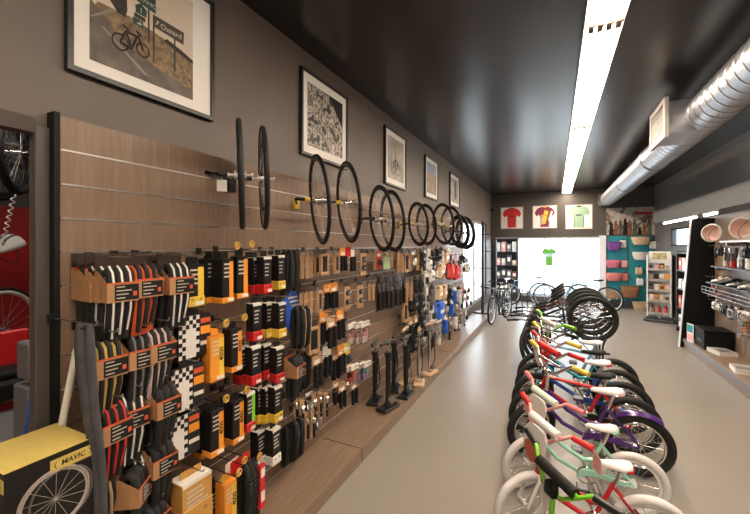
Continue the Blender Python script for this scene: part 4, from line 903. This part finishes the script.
def helmet(t, shell, inner, s=1.0, pad=None):
    pad = pad or M_dkgrey
    h = MB(); n = 16; secs = []
    def pt(a, b, r): return Vector((.145 * r * s * math.cos(a) * math.cos(b), .105 * r * s * math.sin(a) * math.cos(b), .125 * r * s * math.sin(b)))
    v = []; f = []
    for ly, r in enumerate((1, .86)):
        for i in range(7):
            b = math.pi / 2 * i / 6.3
            for j in range(n): v.append(pt(2 * math.pi * j / n, b, r))
    for ly in range(2):
        o_ = ly * 7 * n
        for i in range(6):
            for j in range(n):
                q = (o_ + i * n + j, o_ + i * n + (j + 1) % n, o_ + (i + 1) * n + (j + 1) % n, o_ + (i + 1) * n + j); f.append(q if ly == 0 else q[::-1])
    for j in range(n): f.append((j, 7 * n + j, 7 * n + (j + 1) % n, (j + 1) % n))
    f.append(tuple(6 * n + j for j in range(n))); h.add(v, f, 0, True); h.mi[6 * n:12 * n] = [1] * (6 * n); h.build('shell', [shell, pad], t)
    vt = MB()
    for y in (-.06, -.02, .02, .06): vt.tube([(.145 * s * math.sin(u) * 1.005, y * s * (1 - .25 * abs(math.sin(u))), .125 * s * math.cos(u) * math.sqrt(max(.1, 1 - (y / .105) ** 2)) * 1.01) for u in (-.9, -.5, 0, .5, .9)], .008 * s, 6, 0, False)
    vt.build('vent', inner, t)
    MB().tube([(.05 * s, -.09 * s, 0), (.02 * s, -.05 * s, -.09 * s), (0, 0, -.13 * s), (.02 * s, .05 * s, -.09 * s), (.05 * s, .09 * s, 0)], .004, 5).build('chin_strap', M_blk, t)
t = thing('helmet', 'white bicycle helmet hanging on the red work room wall', 'helmet', at_(9, 249, 3.1), R_(-50)); helmet(t, M_white, M_dkgrey, 1.0); t.rotation_euler = (.2, .3, R_(-50))
t = thing('wheelset', 'wheel with pale rim standing low in the work room', 'wheel', at_(2, 330, 2.9), R_(25)); b_wheel(t, .335, .014, .03, M_rub, M_white, M_steel, 20)
t = thing('tool_chest', 'red tool chest in the work room', 'tool chest', at_(4, 395, 2.75) - Vector((.1, 0, .75)), R_(10))
MB().rbox((0, 0, .42), (.5, .7, .84), .01).build('body', M_red, t)
for z in (.15, .35, .55, .72): MB().rbox((.255, 0, z), (.02, .64, .15 if z < .7 else .1), .006).build('drawer', M_bred, t); MB().rbox((.275, 0, z + .04), (.02, .4, .018), .005).build('drawer_pull', M_chrome, t)
tag(MB().rbox(tuple(at_(8, 392, 2.5) + Vector((0, 0, .05))), (.3, .26, .12), .02).rbox(tuple(at_(8, 388, 2.5) + Vector((0, 0, .11))), (.2, .16, .06), .02).build('parts_tray', M_blkm), 'black tray of parts on the red tool chest', 'tray')
tag(MB().rbox(tuple(at_(8, 352, 2.6)), (.05, .22, .30), .01).build('red_bin', M_red), 'red bin hanging above the tool chest', 'bin')
t = thing('workbench', 'grey work bench block behind the yellow topped box', 'bench', at_(2, 440, 2.2) - Vector((0, 0, .62)), R_(5))
MB().rbox((0, 0, .31), (.5, .6, .62), .02).build('body', M_dkgrey, t); MB().rbox((0, 0, .66), (.56, .66, .08), .03).build('top', M_grey, t)
c0 = at_(27, 400, 2.0)
t = thing('wall_cabinet', 'narrow grey stepped cabinet just inside the opening', 'cabinet', (c0.x, c0.y + .02, 0))
MB().rbox((0, 0, .5), (.16, .10, 1.0), .01).rbox((0.01, 0, 1.13), (.13, .09, .2), .01).build('body', M_grey, t)
MB().rbox((.085, 0, .8), (.012, .07, .2), .004).build('door', M_dkgrey, t)
tag(MB().tube([at_(30, 398, 1.85), at_(29, 415, 1.84), at_(24, 440, 1.85), at_(22, 470, 1.85)], .007, 6).build('cable', M_blue), 'blue cable hanging beside the jamb', 'cable')
# ------------------------------------------------------------------ teal display with baskets in the back right corner
M_tealp = mat('teal_panel', (.01, .24, .28), .5, noise=.08, nscale=4)
t = thing('display_board', 'teal slotted display panel in back right corner, left half', 'display panel', (1.56, YB - .02, 0), 0, 'teal display panels')
def tealpanel(t, w_):
    p = MB()
    for k in range(12): p.bb(-w_ / 2, -.03, .2 + k * .15, w_ / 2, -.008, .2 + k * .15 + .143)
    p.bb(-w_ / 2, -.01, .2, w_ / 2, 0, 2.0); p.build('board', M_tealp, t); MB().bb(-w_ / 2 - .012, -.035, .2, -w_ / 2, 0, 2.0).bb(w_ / 2, -.035, .2, w_ / 2 + .012, 0, 2.0).build('edge_trim', M_dkgrey, t)
tealpanel(t, .47)
t = thing('display_board', 'teal slotted display panel in back right corner, right half', 'display panel', (2.10, YB - .02, 0), 0, 'teal display panels'); tealpanel(t, .56)
def basket(lb, px, py, w_, h_, m, rnd=False, mrim=None, d_=.2):
    t = thing('handlebar_basket', lb, 'basket', onY(px, py, 12.13), 0, 'bicycle baskets on the teal panel')
    n = 20; S = []
    def sec(z, k):
        e = 1.0 if rnd else .45
        return [((w_ / 2 * k) * math.copysign(abs(math.cos(a)) ** e, math.cos(a)), (d_ / 2 * k) * math.copysign(abs(math.sin(a)) ** e, math.sin(a)), z) for a in [2 * math.pi * i / n + .01 for i in range(n)]]
    MB().loft([sec(-h_ / 2, .72), sec(-h_ * .2, .86), sec(h_ * .2, .96), sec(h_ / 2, 1.0), sec(h_ / 2, .9), sec(-h_ * .4, .66)]).build('body', m, t)
    r = sec(h_ / 2, .97); MB().tube([Vector(p) for p in r], .012, 6, 0, True).build('rim', mrim or m, t)
    MB().tube([(-w_ * .2, d_ * .45, h_ * .5), (-w_ * .2, d_ * .75, h_ * .35)], .008, 5).tube([(w_ * .2, d_ * .45, h_ * .5), (w_ * .2, d_ * .75, h_ * .35)], .008, 5).build('strap', M_blk, t)
basket('purple square bicycle basket at the top of the teal panel', 614, 246, .34, .22, mat('purple_wicker', (.16, .05, .24), .7, noise=.3, nscale=60))
basket('tan oval wicker basket at the top of the right teal panel', 641, 241, .44, .2, M_straw, True)
basket('white oval basket below the tan oval wicker one', 641, 256, .40, .2, mat('white_wicker', (.6, .56, .5), .7, noise=.2, nscale=60), True)
basket('pink square bicycle basket below the purple one', 613, 264, .34, .2, mat('pink_wicker', (.55, .13, .2), .7, noise=.3, nscale=60))
basket('coral oval bicycle basket below the pink square one', 614, 277, .42, .2, mat('coral_wicker', (.62, .2, .18), .7, noise=.3, nscale=60), True)
basket('dark brown wicker basket on lowest left of the teal panel', 613, 295, .36, .2, M_wicker)
basket('large brown leather like basket on the teal panel bottom', 630, 292, .42, .3, mat('brown_wicker', (.26, .11, .05), .6, noise=.3, nscale=40))
basket('straw basket standing low behind the spinner rack', 640, 306, .34, .2, M_straw)
for i, (px, py, m, lb) in enumerate(((623, 244, M_wpaper, 'small white card pack beside the purple basket'), (624, 264, M_pink, 'small pink pouch beside the pink square basket'), (625, 277, mat('coral_print', (.62, .2, .18), .5), 'small coral pouch beside the coral oval basket'), (653, 245, M_wpaper, 'cream card pack beside the tan oval basket'), (639, 271, M_straw, 'small straw coloured pouch below the white oval basket'), (640, 282, M_white, 'white pouch low on the right teal panel'), (652, 268, M_grey, 'grey pouch at the right edge of the teal panel'))):
    t = thing('accessory_pouch', lb, 'pouch', onY(px, py, 12.2), 0, 'pouches on the teal panel'); MB().rbox((0, 0, 0), (.16, .08, .2), .025).build('pouch', m, t); MB().bb(-.02, -.004, .09, .02, .004, .14).build('hang_tab', M_blk, t)
t = thing('wall_poster', 'colourful bicycle photo mural above the teal display', 'poster', (1.87, YB - .01, 2.41))
p = MB().bb(-.56, -.006, -.38, .56, .006, .38, 0)
r = random.Random(5)
for k in range(9):
    x = -.45 + k * .11; h_ = r.uniform(.2, .5); q = [(x - .05, -.38), (x + .06, -.38), (x + .05, -.38 + h_ * .6), (x + .02, -.38 + h_), (x - .03, -.38 + h_ * .9)]
    p.add([(a, -.0065 - .0002 * k, b) for a, b in q], [(0, 1, 2, 3, 4)], 1 + k % 3)
for k in range(4): p.ring((-.36 + k * .22, -.009, -.16 + .05 * (k % 2)), (0, 1, 0), .09, .008, 20, 4, 1, .3)
p.bb(.12, -.012, .17, .5, -.006, .25, 4)
p.build('print', [ip('mural_print', [(.3, (.42, .3, .2)), (.5, (.5, .45, .4)), (.6, (.08, .07, .06)), (.75, (.5, .2, .06))], 5), M_blkm, mat('print_rust', (.25, .08, .03), .5), mat('print_olive', (.1, .1, .06), .5), M_red], t)
# ------------------------------------------------------------------ spinner rack
SP = Vector((2.17, 10.53, 0))
t = thing('spinner_rack', 'white revolving card rack standing before the teal display', 'rack', SP, R_(-18))
MB().rbox((0, 0, .03), (.56, .5, .05), .015).build('base', M_dkgrey, t)
b = MB()
for x in (-.215, .215): b.bb(x - .012, -.16, .12, x + .012, .16, 1.52)
b.bb(-.2, -.01, .12, .2, .01, 1.52); b.cyl((0, 0, .05), (0, 0, .14), .03); b.build('frame', M_white, t)
for k, z in enumerate((.16, .44, .68, .92, 1.16)):
    s_ = MB()
    for sg in (-1, 1): s_.bb(-.203, sg * .01, z, .203, sg * .15, z + .012).bb(-.203, sg * .145, z, .203, sg * .152, z + .06)
    s_.build('shelf', M_alu, t)
MB().bb(-.2, -.02, 1.40, .2, .02, 1.60, 0).bb(-.13, -.024, 1.42, .13, -.02, 1.57, 1).build('header_sign', [M_white, mat('header_print', (.45, .38, .16), .6, noise=.5, nscale=14)], t)
cols = [M_wpaper, M_grey, M_tan, M_blk, M_pink, M_orange, M_steel, M_cream]
for k, z in enumerate((.44, .68, .92, 1.16)):
    for j in range(4):
        nm_ = ['pale', 'grey', 'tan', 'black', 'pink', 'orange', 'silver', 'cream'][(k * 3 + j * 5) % 8]
        c_ = empty('greeting_pack', (0, 0, 0)); M_ = Matrix.Rotation(R_(-18), 4, 'Z'); c_.location = SP + M_ @ Vector((-.15 + j * .1, -.10, z + .013)); c_.rotation_euler = (0, 0, R_(-18))
        MB().rbox((0, 0, .08), (.085, .03, .16), .005).build('card', cols[(k * 3 + j * 5) % 8], c_); MB().bb(-.03, -.0165, .06, .03, -.0152, .12).build('label', cols[(k + j) % 8], c_)
        tag(c_, f'{nm_} small pack, {ORD[j]} on the spinner rack {["lowest card shelf", "second card shelf", "third card shelf", "top card shelf"][k]}', 'pack', 'packs on the spinner rack')
for j, (m, nm_) in enumerate(((M_wicker, 'brown'), (M_red, 'red'), (M_bred, 'dark red'))):
    r_ = empty('drinks_bottle'); b_bottle(r_, m, M_blk); r_.location = SP + Matrix.Rotation(R_(-18), 4, 'Z') @ Vector((-.12 + .12 * j, -.08, .373)); tag(r_, f'{nm_} bottle on the bottom shelf of the spinner rack', 'bottle', 'bottles on the spinner rack')
# ------------------------------------------------------------------ black end panel and right wall display
t = thing('end_divider', 'tall black end panel of the right display, wider at its foot', 'panel', (2.2, 8.02, 0))
MB().prism([(-.27, 0), (.2, 0), (.2, 2.2), (-.11, 2.2)], (0, .03, 0), (1, 0, 0), UZ, .05).build('board', M_panel, t)
MB().prism([(-.285, 0), (-.27, 0), (-.11, 2.2), (-.125, 2.2)], (0, .032, 0), (1, 0, 0), UZ, .054).build('edge_strip', M_white, t)
X2 = XR - .03
for lb, px, py, rz in (('pale lined bicycle helmet on the right wall, beside the black panel', 711, 233, -35), ('pale lined bicycle helmet on the right wall, nearest the photo edge', 741, 228, -35)):
    p = onX(px, py, 2.2); t = thing('helmet', lb, 'helmet', p, 0, 'helmets on the right wall'); helmet(t, M_white, M_blk, 1.0, mat('helmet_lining', (.72, .5, .42), .7)); t.rotation_euler = (R_(-72), R_(18), R_(rz + 10)); t.scale = (.85, 1.45, 1)
def shelf(lb, z, ya, yb, m, d_=.26, wire=False):
    t = thing('wall_shelf', lb, 'shelf', (X2 - d_ / 2, (ya + yb) / 2, z), 0, 'shelves on the right display'); h = (yb - ya) / 2
    if wire:
        w_ = MB()
        for k in range(15): w_.cyl((-d_ / 2, -h + k * h / 7, 0), (d_ / 2, -h + k * h / 7, 0), .003, n=5).cyl((-d_ / 2, -h + k * h / 7, 0), (-d_ / 2, -h + k * h / 7, .10), .003, n=5)
        for zz in (0, .05, .10): w_.cyl((-d_ / 2, -h, zz), (-d_ / 2, h, zz), .004, n=5)
        w_.build('wire_basket', M_steel, t)
    else: MB().bb(-d_ / 2, -h, -.012, d_ / 2, h, .008).build('board', m, t)
    for sg in (-1, 1): MB().bb(-d_ * .3, sg * (h - .058) - .007, -.06, d_ / 2, sg * (h - .058) + .007, -.012).build('bracket', M_steel, t)
shelf('white shelf under the nearer helmet on the right wall', 1.80, 5.2, 6.95, M_white)
shelf('upper dark shelf of bottles and jars on the right wall', 1.42, 5.2, 7.5, M_dkgrey, .2)
shelf('middle shelf of shoes on the right wall', 1.17, 5.2, 7.5, M_dkgrey, .26)
shelf('wire basket shelf on the right wall below the shoes', 1.0, 5.2, 7.6, M_steel, .28, True)
zs = 1.428
for k in range(8):
    y = 5.55 + k * .24; r_ = empty('drinks_bottle'); kk = ['white', 'grey', 'amber', 'black', 'white', 'silver', 'red', 'cream'][k]
    b_bottle(r_, [M_white, M_grey, M_orange, M_blk, M_white, M_steel, M_red, M_cream][k], [M_blk, M_white][k % 2]); r_.location = (X2 - .1, y, zs + .2)
    tag(r_, f'{kk} bottle, {ORD[7 - k]} from the black panel on the upper right shelf', 'bottle', 'bottles on the right wall shelf')
def shoe(lb, x, y, z, m, rz):
    t = thing('cycling_shoe', lb, 'shoe', (x, y, z), rz, 'shoes on the right wall shelf')
    n = 12; S = []
    for (u, w_, h_) in ((-.135, .025, .055), (-.12, .034, .075), (-.06, .036, .085), (0, .04, .06), (.07, .047, .045), (.12, .038, .035), (.142, .015, .02)):
        S.append([(u, w_ * math.cos(2 * math.pi * i / n), .012 + h_ / 2 + h_ / 2 * math.sin(2 * math.pi * i / n)) for i in range(n)])
    MB().loft(S).build('upper', m, t)
    MB().prism([(-.14, -.03), (0, -.036), (.08, -.046), (.13, -.03), (.15, 0), (.13, .03), (.08, .046), (0, .036), (-.14, .03)], (0, 0, 0), (1, 0, 0), UY, .014).build('sole', M_blk, t)
    MB().bb(-.0, -.041, .06, .03, .041, .072).bb(.05, -.044, .048, .075, .044, .058).build('strap', M_grey, t)
for k in range(6): shoe(f'{["white", "black", "white", "silver", "black", "white"][k]} cycling shoe, {ORD[5 - k]} from the black panel on the shoe shelf', X2 - .14, 5.75 + .3 * k, 1.178, [M_white, M_blk, M_white, M_alu, M_blk, M_white][k], R_(180 + 8 * (k % 3)))
row('top row of the right display', [('gl', 716, 246, -.12), ('pk', 721, 246, -.14), ('tl', 726, 245, -.12), ('tl', 731, 245, -.14), ('gl', 736, 246, -.12), ('blk', 742, 246, -.14), ('pk', 747, 247, -.12)], 'accessories on the right display', X2, onX, math.pi)
row('second row of the right display', [('glr', 713, 277, -.14), ('blr', 716, 284, -.16), ('blw', 720, 277, -.12)], 'accessories on the right display', X2, onX, math.pi)
row('basket row of the right display', [('pw', 716, 300, -.2), ('blk', 721, 302, -.18), ('pk', 726, 304, -.2), ('btg', 731, 305, -.22), ('blk', 736, 306, -.2), ('btw', 741, 307, -.22), ('bgg', 747, 312, -.26)], 'accessories on the right display', X2, onX, math.pi)
for k in range(5):
    p = onX(724 + 6 * k, 312 + 1.5 * k, 2.13); tag(MB().ring((0, 0, 0), (1, .3, 0), .05, .008, 20, 6).build('hanging_cable_lock', [M_blk, M_steel, M_grey][k % 3]), f'coiled cable lock, {ORD[k]} from the black panel below the wire basket', 'lock', 'coiled locks'); o = [x for x in COL.objects if x.name.startswith('hanging_cable_lock')][-1]; o.location = p
t = thing('storage_bin', 'black fabric storage box on the right plinth by the panel', 'box', (2.2, 7.42, .16), 0)
MB().rbox((0, 0, .14), (.34, .42, .28), .012).build('body', M_panel, t); MB().rbox((0, 0, .285), (.36, .44, .035), .008).build('lid', M_panel, t); MB().bb(-.174, -.08, .1, -.1705, .08, .13).build('handle', M_dkgrey, t)
t = thing('poster_card', 'small colourful card leaning on the black storage box', 'card', (1.995, 7.72, .16), R_(15)); MB().bb(-.004, -.08, 0, .004, .08, .3, 0).bb(-.006, -.07, .16, -.004, .07, .28, 1).bb(-.006, -.07, .03, -.004, .07, .13, 2).build('print', [M_wpaper, M_teal, M_pink], t)
for lb, px, py, rz, m in (('stack of magazines lying on right plinth beside the storage box', 722, 354, 12, M_wpaper), ('stack of magazines on the right plinth nearest the edge', 744, 372, -8, M_wpaper)):
    p = onZ(px, py, .16); t = thing('magazine', lb, 'magazine', p, R_(rz), 'magazines on the right plinth')
    q = MB()
    for k in range(5): q.rbox((.003 * (k % 2), .004 * (k % 3), .006 + .011 * k), (.22, .30, .010), .001)
    q.build('pages', M_wpaper, t); MB().bb(-.108, -.148, .0565, .11, .15, .0585, 0).bb(-.08, -.12, .0585, .06, .02, .0592, 1).build('cover', [mat('mag_cover', (.5, .48, .46), .3), M_grey], t)
p = onX(745, 330, 2.1); t = thing('clear_tub', 'clear tub of small coloured packs at right photo edge', 'tub', p - Vector((0, 0, .1)))
MB().lathe([(.07, 0), (.085, .26), (.088, .26), (.088, .27), (.08, .27), (.068, .01)], n=18).build('tub', M_bag, t); q = MB(); rr_ = random.Random(3)
for k in range(14): q.rbox((rr_.uniform(-.035, .035), rr_.uniform(-.035, .035), .03 + .014 * k), (.05, .04, .03), .006, k % 3)
q.build('contents', [M_teal, M_orange, M_wpaper], t)
MB().cyl((0, 0, -.2), (0, 0, 0), .01).build('post', M_steel, t); t.location.z = max(.16 + .2, t.location.z)
# wall display between the panel and the corner (seen past the panel's edge)
t = thing('wall_shelving', 'shelving with merchandise along the right wall behind the panel', 'shelving', (XR - .10, 8.83, 0))
for y in (-.68, 0, .68): MB().bb(-.085, y - .015, 0, .095, y + .015, 1.62).build('upright', M_blk, t)
for k, z in enumerate((.12, .5, .88, 1.25, 1.6)): MB().bb(-.09, -.70, z - .02, .095, .70, z).build('shelf', M_dkgrey, t)
rr_ = random.Random(11); pal = [('white', M_wpaper), ('grey', M_grey), ('white', M_white), ('orange', M_ored), ('black', M_blkm), ('black', M_blk), ('silver', M_alu), ('tan', M_tan)]
for k, z in enumerate((.12, .5, .88, 1.25)):
    for j in range(6):
        nm_, m = pal[rr_.randrange(8)]; h_ = rr_.uniform(.16, .28); o = empty('boxed_part', (XR - .105, 8.27 + .215 * j + rr_.uniform(-.02, .02), z + .001))
        MB().rbox((0, 0, h_ / 2), (.13, .16, h_), .006).build('carton', m, o); MB().bb(-.067, -.055, h_ * .4, -.0652, .055, h_ * .75).build('label', pal[(j + k) % 8][1], o)
        tag(o, f'{nm_} boxed part, {ORD[j]} from panel on the {["lowest", "second", "third", "top"][k]} shelf behind the panel', 'box', 'boxed parts behind the panel')
# ------------------------------------------------------------------ green jersey, racks and bicycles by the shop window
p = onY(549, 249, 11.9); t = thing('hanging_jersey', 'bright green jersey hanging in the shop window', 'jersey', p)
q = MB(); sh = [(-.12, -.48), (.12, -.48), (.13, -.2), (.16, -.13), (.23, -.17), (.27, -.08), (.19, .0), (.06, .02), (0, -.01), (-.06, .02), (-.19, .0), (-.27, -.08), (-.23, -.17), (-.16, -.13), (-.13, -.2)]
q.prism([(a * .72, b) for a, b in sh], (0, .02, 0), (1, 0, 0), UZ, .05); q.build('body', mat('lime_jersey', (.12, .42, .05), .7), t)
MB().bb(-.09, -.034, -.22, .09, -.0305, -.13).build('chest_print', mat('pale_print3', (.5, .65, .7), .7), t)
MB().tube([(-.1, -.01, -.02), (0, -.01, .05), (.1, -.01, -.02)], .006, 6).cyl((0, -.01, .05), (0, -.01, ZC - p.z - .0), .004, n=6).build('hanger', M_blk, t)
t = thing('display_rack', 'tall black product rack beside the shop window', 'rack', (-1.30, 11.7, 0))
for x in (-.3, .3):
    for y in (-.2, .2): MB().bb(x - .015, y - .015, 0, x + .015, y + .015, 1.95).build('upright', M_blk, t)
MB().bb(-.3, .19, .3, .3, .2, 1.95).build('back_board', M_blk, t)
for z in (.3, .75, 1.15, 1.55, 1.93): MB().bb(-.3, -.2, z - .015, .3, .2, z).build('shelf', M_blk, t)
pal2 = [('white', M_wpaper), ('dark', M_dkgrey), ('pink', M_pink), ('tan', M_tan), ('black', M_blk), ('grey', M_grey), ('rust', mat('print_rust', (.25, .08, .03), .5)), ('silver', M_alu)]
for k, z in enumerate((.3, .75, 1.15, 1.55)):
    for j in range(4):
        nm_, m = pal2[(k * 5 + j * 3 + (k * j) % 3) % 8]; o = empty('boxed_part', (-1.52 + .15 * j, 11.62, z + .001)); h_ = rr_.uniform(.15, .3)
        MB().rbox((0, 0, h_ / 2), (.12, .2, h_), .006).build('carton', m, o); MB().bb(-.04, -.102, h_ * .4, .04, -.1002, h_ * .8).build('label', M_wpaper, o)
        tag(o, f'{nm_} box, {ORD[j]} on the {["lowest", "second", "third", "top"][k]} shelf of the window rack', 'box', 'boxes on the window rack')
p = onZ(514, 315, 0)
t = thing('floor_rack', 'low black bicycle floor rack near the back left corner', 'rack', (p.x, p.y, 0))
q = MB().tube([(-.35, -.15, .02), (.35, -.15, .02)], .016, 8).tube([(-.35, .2, .02), (.35, .2, .02)], .016, 8)
for x in (-.32, -.05, .2): q.tube([(x, -.15, .02), (x, -.15, .62), (x + .02, -.15, .66), (x + .1, -.15, .66), (x + .12, -.15, .62), (x + .12, -.15, .02)], .012, 8)
q.build('tube_frame', M_blk, t)
M_pale = mat('pale_blue_frame', (.25, .42, .62), .3, coat=.4)
wk = dict(adult=True, R=.335, wb=.98, tr=.02, phi=6, group='bicycles along the shop window')
bike('pale blue road bicycle parked inside the shop window, leftmost', -.72, 11.35, 1.0, M_pale, M_rub, M_blkm, rim=M_alu, **wk)
bike('white road bicycle parked inside the shop window, in the middle', .12, 11.75, 1.0, M_white, M_grey, M_white, rim=M_alu, **wk)
bike('teal road bicycle parked inside the shop window, rightmost', .75, 11.2, 1.0, M_teal, M_rub, M_blkm, rim=M_alu, **wk)
bike('dark city bicycle parked beside the left window', -1.15, 8.9, 1.0, M_dkgrey, M_rub, M_blkm, rim=M_alu, rz=R_(78), **wk)
bike('silver bicycle parked behind the dark one at left window', -1.2, 10.3, 1.0, M_alu, M_rub, M_white, rim=M_alu, rz=R_(84), **wk)
t = thing('post_rack', 'slim black display post at the end of the slat wall', 'post', (-1.55, 9.05, .0))
MB().bb(-.03, -.03, .11, .03, .03, 2.3).bb(-.24, -.02, .11, .2, .02, .14).build('post', M_blk, t)
for k, z in enumerate((.8, 1.2, 1.6, 2.0)): MB().cyl((-.2, 0, z), (.2, 0, z), .008).build('arm', M_blk, t)
# ------------------------------------------------------------------ outside
struct('ground', MB().bb(-40, YB + .15, -.2, 40, 60, -.05).bb(-40, -40, -.2, -4.7, YB + .15, -.05).bb(XR + .3, -40, -.2, 40, YB + .15, -.05), mat('pavement', (.5, .49, .47), .8, noise=.1, nscale=3))
wd = bpy.data.worlds.new('sky'); sc.world = wd; wd.use_nodes = True
wd.node_tree.nodes['Background'].inputs[0].default_value = (.80, .90, 1, 1); wd.node_tree.nodes['Background'].inputs[1].default_value = 6.0
def portal(loc, rot, sx, sy):
    l = bpy.data.lights.new('portal', 'AREA'); l.shape = 'RECTANGLE'; l.size = sx; l.size_y = sy; l.cycles.is_portal = True
    o = bpy.data.objects.new('window_portal', l); COL.objects.link(o); o.location = loc; o.rotation_euler = rot
portal(((WX0 + WX1) / 2, YB + .14, (WZ0 + WZ1) / 2), (R_(-90), 0, 0), WX1 - WX0, WZ1 - WZ0)
portal((XL - .11, 9.82, 1.3), (R_(90), 0, R_(-90)), 3.0, 2.1)
portal((XR + .11, 10.0, 1.92), (R_(90), 0, R_(90)), 1.45, .4)
print('OBJECTS', len(COL.objects))
